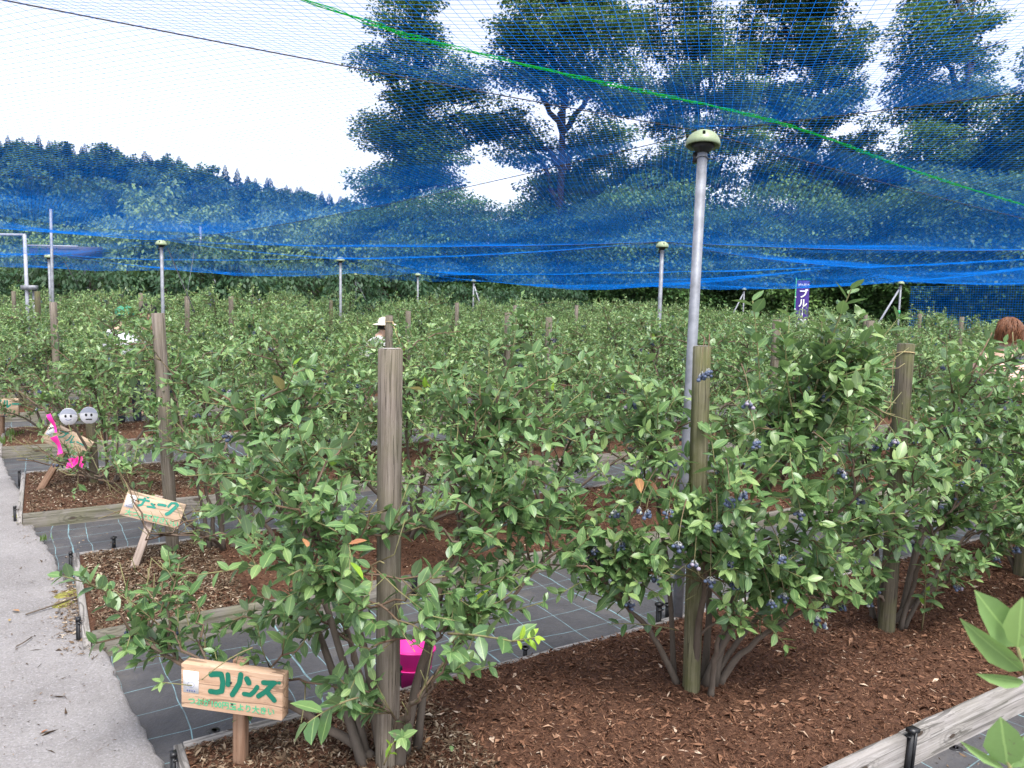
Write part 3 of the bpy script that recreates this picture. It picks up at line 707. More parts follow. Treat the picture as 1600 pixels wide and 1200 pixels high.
o = mb.obj('green_tape', M['green_tape']); o.location = (q[0], q[1], 1.66); tag(o, 'bright green tape wrapped round the right hand net pole', 'tape')
# support wires
POLES['pL'] = np.array([-4.0, 1.07, 2.55]); POLES['pR'] = np.array([4.2, 1.6, 2.55]); POLES['pB'] = np.array([.3, -2.5, 2.5])
POLES['pR2'] = np.array([7.6, 9.0, 2.42]); POLES['pX'] = np.array([6.3, 14.6, ZP]); POLES['pL2'] = np.array([-8.4, 5.6, 2.5]); POLES['pL3'] = np.array([-13, 12.5, 2.5])
POLES['pR3'] = np.array([13.5, 16.4, 2.42]); POLES['pR4'] = np.array([16, 22, 2.4]); POLES['pL4'] = np.array([-17, 20.5, 2.45])
WIRES = [('pL', 'p0', .05), ('p0', 'p2', .16), ('p0', 'pR2', .12), ('p0', 'pR', .05), ('p1', 'p2', .15), ('p1', 'pR2', .14), ('p0', 'p1', .1), ('p1', 'pX', .12), ('p1', 'p3', .15), ('p2', 'p3', .1), ('p2', 'pL2', .15), ('p2', 'p10', .12), ('pL2', 'pL3', .1), ('pL3', 'p10', .1), ('pL', 'pL2', .1),
         ('p3', 'p4', .12), ('p3', 'p5', .12), ('p3', 'p10', .15), ('p4', 'p6', .08), ('p4', 'p5', .08), ('p5', 'p12', .12), ('p10', 'p12', .12), ('p6', 'p7', .1), ('p7', 'p8', .08), ('p8', 'p13', .08), ('pX', 'p8', .12), ('pX', 'p4', .15), ('pX', 'p9', .1), ('p9', 'p13', .15), ('pR2', 'p9', .15), ('pR2', 'pX', .12), ('p9', 'pR3', .1), ('pR2', 'pR3', .15), ('pR3', 'pR4', .1), ('pR4', 'p13', .15), ('p10', 'pL4', .1), ('p12', 'pL4', .12), ('pR', 'pR2', .1)]
segs = []
for a, b, sag in WIRES:
    A, B = POLES[a], POLES[b]; n = 9; u = np.linspace(0, 1, n)[:, None]; pts = A + (B - A) * u; pts[:, 2] -= (sag * .55 * 4 * u * (1 - u))[:, 0] + .02
    for k in range(n - 1): segs.append((pts[k], pts[k + 1]))
    if a in ('p0', 'pL', 'p1', 'pL2') or b == 'p0':
        if (a, b) == ('p0', 'p1'): continue
        mb = MB(); c = A.copy(); q = pts - c; q[:, 2] += .045; mb.tube(q, .0026 if 'p0' in (a, b) else .004, 5); o = mb.obj('support_wire', M['wire']); o.location = c
        tag(o, {('pL', 'p0'): 'dark support wire from the pole cap up to the top left corner', ('p0', 'p2'): 'thin wire from the nearest pole cap to the left domed pole', ('p0', 'pR2'): 'wire falling from the nearest pole cap to the far right', ('p0', 'pR'): 'wire from the nearest pole cap up to the right picture edge', ('pB', 'p0'): 'wire running overhead from the pole cap towards the viewer', ('p1', 'p2'): 'wire between the left domed pole and the second steel pole', ('p1', 'pR2'): 'wire from the second steel pole to the right', ('p0', 'p1'): 'short wire between the nearest pole and the one behind it', ('p1', 'pX'): 'wire from the second steel pole to the back right', ('p1', 'p3'): 'wire from the second steel pole to the thin left pole', ('pL2', 'p0'): 'long wire from the pole cap out of the left picture edge', ('pL2', 'pL3'): 'wire outside the left edge running back', ('pL', 'pL2'): 'wire over the concrete path'}.get((a, b), 'thin dark wire under the blue net'), 'wire', 'wires carrying the net')
SA = np.array([q[0] for q in segs]); SBv = np.array([q[1] for q in segs]) - SA
def net_z(x, y):
    p = np.stack([x, y], 1); s = p @ DV; t = p @ NV
    zl = 2.245 + .035 * np.sin(s * .55 + 1) * np.cos(t * .5) + .02 * np.sin(s * 1.7 + t * 1.1) + .012 * np.sin(s * 3.1 - t * 2.3)
    best = np.full(len(p), -1e9); acc = np.zeros(len(p))
    for A, B in zip(SA, SBv):
        l2 = B[0] ** 2 + B[1] ** 2; u = np.clip(((p - A[:2]) @ B[:2]) / l2, 0, 1)
        d = np.hypot(p[:, 0] - A[0] - u * B[0], p[:, 1] - A[1] - u * B[1]); zw = A[2] + B[2] * u + .05
        best = np.maximum(best, (zw - zl) * np.exp(-d / 1.9))
    z = zl + np.maximum(best, 0)
    for k in POLES.values():
        d = np.hypot(p[:, 0] - k[0], p[:, 1] - k[1]); z = np.maximum(z, k[2] + .045 - .30 * np.maximum(d - .06, 0))
    return z
NA = math.radians(76.5); AX = np.array([math.cos(NA), math.sin(NA)]); BX = np.array([math.sin(NA), -math.cos(NA)])
def inside(x, y):
    s = x * DV[0] + y * DV[1]; t = x * NV[0] + y * NV[1]
    return (t < 24.6) & (s < 20.2) & (s > -2.6 - .05 * t) & (np.abs(x) < .82 * np.maximum(y, 0) + 2.2) & (y > .4)
def threads(dirv, off, spacing, step, rad, dmin, dmax, wob, seed):
    rng = np.random.default_rng(seed); A, U = [], []
    offs = np.arange(-34, 34, spacing); par = np.arange(-6, 42, step)
    O, Pm = np.meshgrid(offs, par, indexing='ij')
    wobv = .5 * spacing * np.sin(Pm * 2.1 + O * .35) + .9 * spacing * np.sin(O * 1.3 + Pm * .6)
    x = dirv[0] * Pm + off[0] * (O + wobv); y = dirv[1] * Pm + off[1] * (O + wobv)
    r2 = np.hypot(x, y); ok = inside(x, y) & (r2 >= dmin - step) & (r2 < dmax)
    seg = ok[:, :-1] & ok[:, 1:]
    use = np.zeros_like(ok); use[:, :-1] |= seg; use[:, 1:] |= seg
    idx = -np.ones(ok.shape, int); idx[use] = np.arange(use.sum())
    X, Y = x[use], y[use]; Z = net_z(X, Y); C = np.stack([X, Y, Z], 1); o3 = np.array([off[0], off[1], 0]); up = np.array([0, 0, 1.])
    V = np.stack([C + o3 * rad, C - o3 * rad * .5 + up * rad * .87, C - o3 * rad * .5 - up * rad * .87], 1).reshape(-1, 3)
    a = idx[:, :-1][seg] * 3; b = idx[:, 1:][seg] * 3
    T = []
    for q in range(3):
        q2 = (q + 1) % 3; T.append(np.stack([a + q, b + q, b + q2], 1)); T.append(np.stack([a + q, b + q2, a + q2], 1))
    return V, np.vstack(T)
net = thing('bird_net', 'blue bird net stretched over the whole field on poles', 'net', (0, 0, 0))
mbn = MB(); NR = .00043
for dv, of, sd_ in ((AX, BX, 1), (BX, -AX, 2)):
    V, T = threads(dv, of, .035, .14, NR * 1.3, 0, 5.5, 0, sd_); mbn.add(V, T)
    V, T = threads(dv, of, .035, .14, NR * 1.1, 5.5, 11, 0, sd_); mbn.add(V, T)
    V, T = threads(dv, of, .07, .28, NR * 2.2, 11, 60, 0, sd_); mbn.add(V, T)
tag(mbn.obj('netting', M['net'], net, False), kind='stuff')
# green seam cord woven along the net
gp = np.array([at(u, v, 2.4)[:2] for u, v in ((330, -40), (450, 0), (640, 65), (860, 120), (1100, 178), (1350, 247))] + [at(1600, 325, 2.36)[:2], at(1850, 395, 2.33)[:2]])
cs = np.append(0, np.cumsum(np.linalg.norm(np.diff(gp, axis=0), axis=1))); uu = np.arange(0, cs[-1], .03)
gx, gy = np.interp(uu, cs, gp[:, 0]), np.interp(uu, cs, gp[:, 1]); mb = MB()
zseam = net_z(gx, gy); zseam = np.convolve(np.pad(zseam, 40, mode='edge'), np.hanning(81) / np.hanning(81).sum(), 'valid')
for k in range(5):
    zz = zseam - .004; ph = k * 1.3; ox = .007 * np.sin(uu * 45 + ph) + .004 * (k - 2)
    pts = np.stack([gx + ox * NV[0], gy + ox * NV[1], zz + .004 * np.cos(uu * 38 + ph)], 1); mb.tube(pts, .0014, 3, cap=False)
mb.obj('seam_cord', M['seam'], net)
# vertical side net on the right far edge
mb = MB()
A_, B_ = P(19.4, 1.5), P(19.8, 12.1)
dd = B_ - A_; Ls = np.linalg.norm(dd); dd /= Ls
for q in np.arange(0, Ls, .06): p = A_ + dd * q; mb.tube([p + [0, 0, 0], p + [0, 0, 2.34]], .0032, 3, cap=False)
for z in np.arange(0, 2.35, .06): mb.tube([A_ + [0, 0, z], B_ + [0, 0, z]], .0032, 3, cap=False)
o = mb.obj('side_net', M['net'], None, False); tag(o, 'blue side net hanging upright at the far right field edge', 'net')

# ================================================================== BUSHES
CLEAR = [(284, 1024, 462, 1122, 2.44), (588, 545, 634, 705, 2.45), (596, 760, 626, 950, 2.3), (168, 762, 282, 832, 4.4), (190, 830, 235, 890, 4.4), (1080, 545, 1110, 640, 2.9), (1400, 540, 1432, 640, 3.55), (94, 632, 154, 666, 5.5), (70, 640, 98, 715, 5.2), (55, 672, 128, 712, 5.7), (100, 706, 132, 732, 5.2), (40, 700, 90, 762, 5.7), (0, 630, 34, 690, 8.2), (238, 492, 258, 560, 4.3), (1066, 905, 1092, 1075, 2.9), (622, 1028, 668, 1100, 2.8), (1572, 500, 1600, 506, 6.3)]
def project(W):
    q = np.asarray(W) - [0, 0, HC]; zc = q[:, 1] * cp - q[:, 2] * sp; yc = q[:, 1] * sp + q[:, 2] * cp; x, y = q[:, 0] / zc, yc / zc
    return 800 + FPX * (x * cr + y * sr), 600 - FPX * (-x * sr + y * cr), zc
def prune(lv, base, rot=0.0, keep=0.0):
    """cut back the sprigs that would cover the boards and posts the picture shows clear"""
    c, s = math.cos(rot), math.sin(rot); r_ = np.random.default_rng(3)
    W = (lv[0] + lv[1] / np.linalg.norm(lv[1], axis=1)[:, None] * lv[3][:, None] * .5) @ np.array([[c, s, 0], [-s, c, 0], [0, 0, 1]]) + np.array(base)
    u, v, z = project(W); ok = np.ones(len(u), bool); m = 22
    for a, b, c_, d, dep in CLEAR: ok &= ~((u > a - m) & (u < c_ + m) & (v > b - m) & (v < d + m) & (z < dep) & (r_.random(len(u)) > keep))
    return tuple(q[ok] for q in lv)
def prune_pts(be, base):
    if not len(be): return be
    q = np.array(be); u, v, z = project(q + np.array(base)); return [b for b, uu_, vv_ in zip(be, u, v) if not any(a - 25 < uu_ < c_ + 25 and b0 - 25 < vv_ < d + 40 for a, b0, c_, d, _ in CLEAR)]
def dense(lst, rng, n):
    out = list(lst)
    for k in rng.integers(0, len(lst), n): u, v, d = lst[k]; out.append((u + rng.normal(0, 38), v + abs(rng.normal(0, 45)) - 8, d + abs(rng.normal(0, .16))))
    return out
def px_targets(lst, base): return np.array([atd(u, v, d) - np.array(base) for u, v, d in lst])
RN = np.random.default_rng(31)
B1 = (b1[0] + .01, b1[1] + .06, .11)
T1 = [(130, 900, 2.3), (150, 1005, 2.42), (230, 960, 2.46), (340, 985, 2.48), (280, 880, 2.5), (410, 965, 2.46), (300, 800, 2.5), (340, 710, 2.6), (400, 640, 2.6), (318, 600, 2.75), (480, 575, 2.5), (470, 690, 2.3), (535, 745, 2.2), (430, 790, 2.2), (380, 880, 2.2), (520, 885, 2.1),
      (690, 610, 2.65), (750, 600, 2.6), (810, 570, 2.75), (870, 580, 2.8), (900, 690, 2.5), (840, 740, 2.45), (760, 710, 2.45), (700, 770, 2.35), (860, 810, 2.5), (770, 840, 2.3), (700, 900, 2.25), (660, 930, 2.15), (560, 960, 2.05), (530, 1060, 2.2), (720, 990, 2.15), (660, 985, 2.1), (480, 990, 2.3),
      (360, 770, 2.3), (250, 700, 2.75), (560, 660, 2.45), (520, 620, 2.6), (450, 900, 2.05), (540, 820, 2.1), (600, 880, 2.1), (780, 650, 2.6), (460, 850, 2.25), (590, 780, 2.2), (390, 720, 2.45), (700, 690, 2.5), (820, 620, 2.7), (880, 640, 2.7), (730, 820, 2.4), (810, 770, 2.45), (890, 760, 2.6), (840, 680, 2.6), (790, 900, 2.4), (740, 930, 2.3), (680, 830, 2.3), (720, 640, 2.6), (900, 840, 2.65), (700, 940, 2.3), (760, 950, 2.3), (560, 1010, 2.15), (820, 880, 2.5), (300, 930, 2.5), (400, 930, 2.5), (480, 940, 2.4)]
st, lv, be = gen_bush(RN, px_targets(dense(T1, RN, 16), B1), 9, leafL=(.036, .078), twigs=4, spacing=.024, cane_r=.0165)
lv = prune(lv, B1); be = prune_pts(be, B1)
bush1, _ = place_near('blueberry_bush', 'nearest wide blueberry bush round the thick grey post, spreading left over the path', B1, st, lv, be, RN, GR_NEAR, cl_max=6)
# hanging sprig with a yellow-green tip
loc = lambda u, v, d, B: atd(u, v, d) - np.array(B)
shoot(bush1, loc(700, 990, 2.15, B1), loc(800, 1002, 2.05, B1), LEAF_PROTO[:5], 7, .085, RN, 1.0, (0, 0, .01), .003)
shoot(bush1, loc(800, 1002, 2.05, B1), loc(838, 996, 2.02, B1), LEAF_NEW, 9, .045, RN, 1.0)
shoot(bush1, loc(395, 1012, 2.05, B1), loc(316, 1062, 2.03, B1), LEAF_PROTO[:3], 2, .034, RN, .8, (0, 0, .02), .0016)
shoot(bush1, loc(560, 1090, 2.05, B1), loc(480, 1130, 1.95, B1), LEAF_PROTO[:3], 6, .09, RN, .9, (0, 0, .02), .002)
shoot(bush1, loc(600, 1195, 2.2, B1), loc(615, 1160, 2.18, B1), LEAF_NEW, 4, .045, RN, .7)
for k, (u, v) in enumerate(((545, 850), (480, 855), (660, 610))):
    o = link('leaf', LEAF_RED[k], bush1); o.location = loc(u, v, 2.0, B1); o.scale = (.05,) * 3; o.rotation_euler = (.4, -.3, k * 2.)
B2 = (b2[0] + .03, b2[1] + .06, .11)
T2 = [(1000, 610, 2.9), (960, 570, 3.0), (925, 850, 2.75), (945, 800, 2.8), (900, 790, 2.85), (1000, 770, 2.7), (1010, 870, 2.6), (1050, 710, 2.7), (1080, 830, 2.6), (1150, 840, 2.6), (1130, 730, 2.6), (1180, 610, 2.8), (1180, 530, 2.9), (1250, 585, 2.8), (1325, 530, 2.8), (1290, 560, 2.8), (1340, 610, 2.8), (1400, 630, 2.9), (1440, 710, 2.9), (1380, 730, 2.7), (1300, 710, 2.6), (1240, 690, 2.6), (1220, 800, 2.6), (1290, 850, 2.7), (1330, 880, 2.8), (1290, 915, 2.8), (1210, 880, 2.65), (1470, 770, 3.0), (1110, 640, 3.0), (1030, 660, 2.9), (1260, 630, 2.7), (1350, 800, 2.8), (1420, 820, 3.0), (1160, 680, 2.65), (1200, 740, 2.6), (1320, 660, 2.7), (1060, 780, 2.65), (1110, 780, 2.6), (1230, 560, 2.85), (880, 850, 2.75), (960, 880, 2.7), (1040, 880, 2.65), (990, 830, 2.7), (1090, 890, 2.6), (1150, 900, 2.6), (1240, 920, 2.7), (1320, 930, 2.8), (1060, 840, 2.8), (1180, 860, 2.85), (1260, 880, 2.9), (1400, 560, 2.9)]
st, lv, be = gen_bush(RN, px_targets(dense(T2, RN, 26), B2), 9, leafL=(.040, .084), twigs=5, spacing=.023, cane_r=.0135)
lv = prune(lv, B2); be = prune_pts(be, B2)
bush2, _ = place_near('blueberry_bush', 'tall fruiting blueberry bush around the greenish post in the nearest bed', B2, st, lv, be, RN, GR_NEAR, cl_max=34)
shoot(bush2, loc(1262, 650, 2.8, B2), loc(1330, 452, 2.8, B2), LEAF_PROTO[10:15], 20, .078, RN, .9, (-.02, 0, 0), .0034)
shoot(bush2, loc(1300, 640, 2.8, B2), loc(1288, 520, 2.8, B2), LEAF_PROTO[5:15], 16, .078, RN, .9, (-.02, 0, 0), .003)
shoot(bush2, loc(1240, 650, 2.8, B2), loc(1228, 530, 2.8, B2), LEAF_PROTO[5:15], 15, .078, RN, .9, (-.02, 0, 0), .003)
shoot(bush2, loc(1188, 680, 2.8, B2), loc(1176, 470, 2.85, B2), LEAF_PROTO[5:15], 18, .075, RN, .9, (.02, 0, 0), .003)
shoot(bush2, loc(1060, 985, 2.85, B2), loc(955, 975, 2.75, B2), LEAF_PROTO[:4], 8, .06, RN, 1., (0, 0, .02), .002)
for u, v, d in ((1095, 585, 2.72), (1105, 580, 2.7), (1170, 630, 2.6), (1120, 820, 2.52), (1060, 850, 2.5), (1085, 880, 2.52), (1180, 690, 2.55), (1220, 870, 2.6), (1275, 965, 2.75), (1290, 975, 2.75), (1000, 795, 2.6), (1010, 800, 2.6), (960, 800, 2.7), (1250, 800, 2.6), (1160, 770, 2.5), (1140, 780, 2.5), (1400, 690, 2.7), (1320, 740, 2.6), (1045, 800, 2.58), (1110, 905, 2.55), (970, 850, 2.7), (1205, 940, 2.7), (1225, 930, 2.7)):
    o = link('berry_cluster', CLUSTERS[int(RN.integers(0, 8))], bush2); o.location = loc(u, v, d, B2); o.scale = (.95,) * 3; q = loc(u, v, d, B2); e = np.array([-q[0], -q[1], 0]) * .22; stalks = MB(); stalks.tube(bez(q, q + [0, 0, .05], q + e * .5 + [0, 0, .10], q + e + [0, 0, .13 + .05 * (v > 900)], 7), np.linspace(.0012, .0022, 7), 4, np.linspace(1, .7, 7)); stalks.obj('fruit_stalk', M['bark'], bush2)
B3 = (b3[0] + .04, b3[1] + .05, .11)
T3 = [(1330, 870, 3.35), (1370, 590, 3.7), (1480, 570, 3.5), (1550, 520, 3.6), (1600, 550, 3.4), (1500, 650, 3.3), (1570, 710, 3.3), (1460, 730, 3.3), (1520, 800, 3.3), (1590, 830, 3.4), (1460, 850, 3.3), (1560, 620, 3.6), (1640, 610, 3.6), (1680, 720, 3.5), (1340, 710, 3.6), (1300, 770, 3.6), (1330, 620, 3.75), (1640, 820, 3.4), (1450, 610, 3.6), (1430, 780, 3.25), (1540, 760, 3.2), (1620, 680, 3.3), (1400, 680, 3.4), (1490, 700, 3.25), (1580, 770, 3.3), (1360, 790, 3.4), (1440, 660, 3.4), (1520, 590, 3.6), (1660, 540, 3.7), (1410, 840, 3.4), (1620, 750, 3.5)]
st, lv, be = gen_bush(RN, px_targets(dense(T3, RN, 22), B3), 9, leafL=(.040, .080), twigs=5, spacing=.024, cane_r=.0125)
lv = prune(lv, B3); be = prune_pts(be, B3)
bush3, _ = place_near('blueberry_bush', 'leafy blueberry bush growing round the dark mossy tied post', B3, st, lv, be, RN, GR_NEAR, cl_max=30)
shoot(bush3, loc(1440, 985, 3.45, B3), loc(1445, 870, 3.35, B3), LEAF_PROTO[15:20] + LEAF_NEW[:1], 16, .06, RN, 1.0, (.02, 0, 0), .003)
shoot(bush3, loc(1450, 960, 3.45, B3), loc(1470, 880, 3.3, B3), LEAF_PROTO[15:20], 12, .055, RN, 1.0, (.02, 0, 0), .003)
# generic variants for the second row (with single leaves) and beyond
VAR = []
for k in range(4):
    rng = np.random.default_rng(60 + k)
    st, lv, be = gen_bush(rng, dome_targets(rng, 70, .86, .22, 1.42), 9, leafL=(.036, .074), twigs=5, spacing=.024, cane_r=.013)
    VAR.append((st.mesh('stems', M['bark']), lv, be))
ROW2 = [(.90, 4.70, 'bush behind the second name board with stout crooked stems'), (2.0, 4.45, 'bush of the second row behind the nearest bush'), (3.05, 4.45, 'bush of the second row seen between the two nearest posts'), (4.3, 4.45, 'bush of the second row right behind the steel net pole'), (5.55, 4.45, 'bush of the second row behind the tallest shoot'), (6.8, 4.45, 'bush of the second row between the mossy post and steel pole'), (8.05, 4.45, 'bush of the second row beyond the mossy post'), (9.3, 4.45, 'bush of the second row by the red haired picker')]
for k, (s, t, lab) in enumerate(ROW2):
    sm, lv, be = VAR[k % 4]; rng = np.random.default_rng(80 + k); p = P(s, t, .11)
    rot = rng.uniform(0, 6.28); lv = prune(lv, p, rot); Rz = np.array([[math.cos(rot), math.sin(rot), 0], [-math.sin(rot), math.cos(rot), 0], [0, 0, 1]]); be = [q @ Rz.T for q in prune_pts([q @ Rz for q in be], p)]
    place_near('blueberry_bush', 'blueberry ' + lab, p, None, lv, be, rng, GR_NEAR, stem_mesh=sm, rot=rot, nobj=300 if k < 6 else 160, cl_max=22)
p5 = P(5.45, 2.12, .11); place_near('blueberry_bush', 'blueberry bush reaching in from beyond the right edge in front of the red haired picker', p5, None, *[prune(VAR[3][1], p5, 1.1)], VAR[3][2], np.random.default_rng(96), GR_NEAR, stem_mesh=VAR[3][0], rot=1.1, nobj=200, cl_max=20)
p4 = P(4.8, 2.1, .11); place_near('blueberry_bush', 'blueberry bush at the right edge round the post foot of the nearest bed', p4, None, VAR[1][1], VAR[1][2], np.random.default_rng(95), GR_NEAR, stem_mesh=VAR[1][0], rot=2.0, nobj=200, cl_max=20)
FARV = []
for k in range(6):
    rng = np.random.default_rng(160 + k)
    st, lv, be = gen_bush(rng, np.vstack([dome_targets(rng, 80, .78, .30, 1.36), [[rng.uniform(-.5, .5), rng.uniform(-.5, .5), rng.uniform(1.38, 1.62)] for _ in range(7)]]), 9, leafL=(.044, .072), twigs=5, spacing=.026, cane_r=.014)
    LP, LD, LN, LL, LT = lv
    LT = LT.copy(); LT[rng.random(len(LT)) < .05] = 1.0
    lm = leaves_mesh('leaves', LP, LD, LN, LL, LT, TPL_LO, M['leaf']); mb = MB()
    for bp in be[:45]:
        V, T = ICO0
        for q in range(6): mb.add(V * .0085 + bp + rng.normal(0, .014, 3), T, rng.uniform(0, .85))
    FARV.append((st.mesh('stems', M['bark']), lm, mb.mesh('berries', M['berry'])))
RF = np.random.default_rng(77)
far_labels = [f'blueberry bush standing in the {q} row back among alike neighbours under the net' for q in ('third', 'fourth', 'fifth', 'sixth', 'seventh', 'eighth', 'last')]
for ri, t in enumerate(ROWT[2:]):
    s_start = BEDS[ri + 2][2] + .55
    for s in np.arange(s_start, 18.3, 1.12):
        p = P(s + RF.normal(0, .08), t + RF.normal(0, .06), .10)
        if abs(p[0]) > .72 * p[1] + 1.1: continue
        sm, lm, bm = FARV[int(RF.integers(0, 6))]
        lab = far_labels[ri]; hmax = 9.
        ub = float(project(np.array([[p[0], p[1], 1.0]]))[0][0]); hor = 462 + .022 * ub + 4
        for pu, pv, pd, pw in POSTS:
            if abs(pu - ub) < .62 * 1200 / p[1] and p[1] < pd + .25: hmax = min(hmax, HC - (pv + 12 + pw * 2.2 - hor) * p[1] / 1200 - .1)
        if ri == 0 and s < s_start + 2.0:
            k = int(round((s - s_start) / 1.12)); rot = RF.uniform(0, 6.28); lv = prune(VAR[(k + 2) % 4][1], p, rot)
            place_near('blueberry_bush', ('bush at the end of the third row behind the two white faces', 'second bush of the third row, right of the white faces')[k], p, None, lv, VAR[(k + 2) % 4][2], RF, GR_NEAR, stem_mesh=VAR[(k + 2) % 4][0], rot=rot, nobj=160, cl_max=14); continue
        root = thing('blueberry_bush', lab, 'bush', p, (0, 0, RF.uniform(0, 6.28)), GR_FAR + f', {["third","fourth","fifth","sixth","seventh","eighth","last"][ri]} row')
        sc_ = RF.uniform(.84, 1.06); root.scale = (RF.uniform(.95, 1.1),) * 2 + (float(np.clip(sc_ * (1.0 if ri < 3 else 1.06), .6, max(.6, hmax / 1.58))),)
        link('stems', sm, root); tag(link('leaves', lm, root), kind='stuff'); tag(link('berries', bm, root), kind='stuff')
# foreground shoots of the bush beside the viewer
FGL = [mesh_np('leaf', *leaf_template(w_, f_, d_)[:2], M['leaf_fg'], {'tint': np.full(11, t_), 'mid': leaf_template()[2]}) for w_, f_, d_, t_ in ((.40, .35, .05, .3), (.34, .5, .1, .6), (.52, .2, .1, .45), (.5, .3, .05, .9))]
BF = np.array([1.02, .75, 0.0]); fg = thing('blueberry_bush', 'bush beside the viewer poking pale green leaves in at the lower right', 'bush', BF, (0, 0, 0), GR_NEAR)
def fg_leaf(u0, v0, u1, v1, d0, d1, wd, me, tw=0.0):
    a, b = atd(u0, v0, d0), atd(u1, v1, d1); d = b - a; L = np.linalg.norm(d); d /= L
    tocam = np.array([0, 0, HC]) - a; tocam /= np.linalg.norm(tocam); n = tocam + np.cross(d, tocam) * tw; D, B, N = frames(d[None], n[None]); D, B, N = D[0] * L, B[0] * L * wd, N[0] * L
    o = link('leaf', me, fg); p = a - BF; o.matrix_basis = Matrix(((D[0], B[0], N[0], p[0]), (D[1], B[1], N[1], p[1]), (D[2], B[2], N[2], p[2]), (0, 0, 0, 1)))
fd = .88
fg_leaf(1590, 1010, 1527, 925, fd, fd - .02, 1.0, FGL[0], .3); fg_leaf(1598, 1048, 1506, 978, fd, fd - .03, .72, FGL[1], -.4); fg_leaf(1600, 1066, 1532, 1058, fd, fd - .02, .7, FGL[1], -.5)
fg_leaf(1590, 1012, 1598, 935, fd - .02, fd - .03, 1.1, FGL[3], .2); fg_leaf(1596, 1030, 1640, 960, fd, fd, 1., FGL[0], 0); fg_leaf(1600, 1050, 1680, 1010, fd, fd, 1., FGL[2], 0)
fg_leaf(1574, 1196, 1565, 1126, fd - .04, fd - .05, 1.35, FGL[2], .1); fg_leaf(1568, 1200, 1503, 1162, fd - .04, fd - .04, .55, FGL[1], -.3); fg_leaf(1578, 1200, 1625, 1140, fd - .04, fd - .04, 1., FGL[0], .2); fg_leaf(1585, 1215, 1660, 1190, fd - .04, fd - .04, 1., FGL[0], .2)
mb = MB(); q0 = atd(1590, 1012, fd) - BF; q1 = atd(1604, 1075, fd) - BF; q2 = atd(1640, 1180, fd) - BF; q3 = np.array([0.03, .02, .35]); mb.tube(bez(q0, q1, q2, q3, 12), np.linspace(.0018, .006, 12), 6, np.linspace(1, .3, 12))
r0_ = atd(1574, 1190, fd - .04) - BF; mb.tube(bez(r0_, r0_ + [.005, 0, -.05], [.0, 0, .4], [.02, 0, .25], 8), np.linspace(.002, .006, 8), 6, np.linspace(1, .3, 8)); mb.tube([[.02, .01, .4], [.01, 0, .1], [0, 0, -.02]], [.006, .012, .016], 7, [.3, .1, 0]); mb.obj('stems', M['bark'], fg)

# ================================================================== SIGNS
def strokes_mesh(strokes, w_, h_, x0, z0, th=.0012):
    """strokes: lists of (x, y, width) points in a 0..1 box, y down; flat rounded brush marks"""
    mb = MB()
    for st_ in strokes:
        st_ = np.array(st_, float); p = np.stack([x0 + st_[:, 0] * w_, z0 - st_[:, 1] * h_], 1); r = st_[:, 2] * h_ / 2
        if len(p) > 1:
            seg = np.append(0, np.cumsum(np.linalg.norm(np.diff(p, axis=0), axis=1))); q = np.linspace(0, seg[-1], max(6, int(len(p) * 6)))
            p = np.stack([np.interp(q, seg, p[:, 0]), np.interp(q, seg, p[:, 1])], 1); r = np.interp(q, seg, r)
            for _ in range(2): p[1:-1] = (p[:-2] + 2 * p[1:-1] + p[2:]) / 4
        # union of discs and ribbons at slightly different heights (never coplanar)
        for k, (c, rr) in enumerate(zip(p, r)):
            if len(p) > 1 and k not in (0, len(p) - 1): continue
            a = np.arange(14) * 2 * math.pi / 14; lift = th + .00025 * (1 + (k > 0))
            mb.add(np.vstack([np.stack([c[0] + rr * np.cos(a), np.full(14, -lift), c[1] + rr * np.sin(a)], 1), [[c[0], -lift, c[1]]]]), [[i, (i + 1) % 14, 14] for i in range(14)])
        if len(p) > 1:
            tan = np.gradient(p, axis=0); tan /= np.linalg.norm(tan, axis=1)[:, None] + 1e-9; nn = np.stack([-tan[:, 1], tan[:, 0]], 1)
            Lf, Rt = p + nn * r[:, None], p - nn * r[:, None]; k = len(p); y = np.full(k, -th)
            V = np.vstack([np.column_stack([Lf[:, 0], y, Lf[:, 1]]), np.column_stack([Rt[:, 0], y, Rt[:, 1]])])
            mb.add(V, [[i, k + i, k + i + 1, i + 1] for i in range(k - 1)]); th += .00007
    return mb
def text_mesh(body, size, bold=.0, spacing=1.0, extr=.0004):
    cu = bpy.data.curves.new('lettering', 'FONT'); cu.body = body; cu.size = size; cu.offset = bold; cu.extrude = extr; cu.space_character = spacing; cu.align_x = 'CENTER'; cu.align_y = 'CENTER'; cu.resolution_u = 3
    o = bpy.data.objects.new('tmp', cu); COL.objects.link(o); dg = bpy.context.evaluated_depsgraph_get()
    me = bpy.data.meshes.new_from_object(o.evaluated_get(dg)); bpy.data.objects.remove(o); return me
def cv(pts, w):  # crop pixels of the first board to its face coordinates
    out = []
    for x, y in pts:
        fx = (x - 68) / 1425.; out.append((fx, (y - (130 + .133 * (x - 75))) / 608., w / 608.))
    return out
KORINZU = [cv([(500, 285), (570, 280), (640, 285)], 80), cv([(645, 285), (668, 400), (650, 515)], 76), cv([(650, 515), (580, 535), (490, 520)], 72),
           cv([(738, 290), (742, 360), (740, 425)], 70), cv([(920, 290), (900, 410), (850, 490), (800, 565)], 74), cv([(1005, 350), (1030, 398)], 82), cv([(965, 555), (1050, 570), (1100, 530), (1150, 460)], 62),
           cv([(1235, 400), (1310, 405), (1385, 405)], 70), cv([(1375, 405), (1310, 480), (1240, 540), (1165, 585)], 66), cv([(1280, 520), (1340, 590), (1385, 640)], 72), cv([(1400, 405), (1412, 404)], 40), cv([(1450, 404), (1456, 403)], 44)]
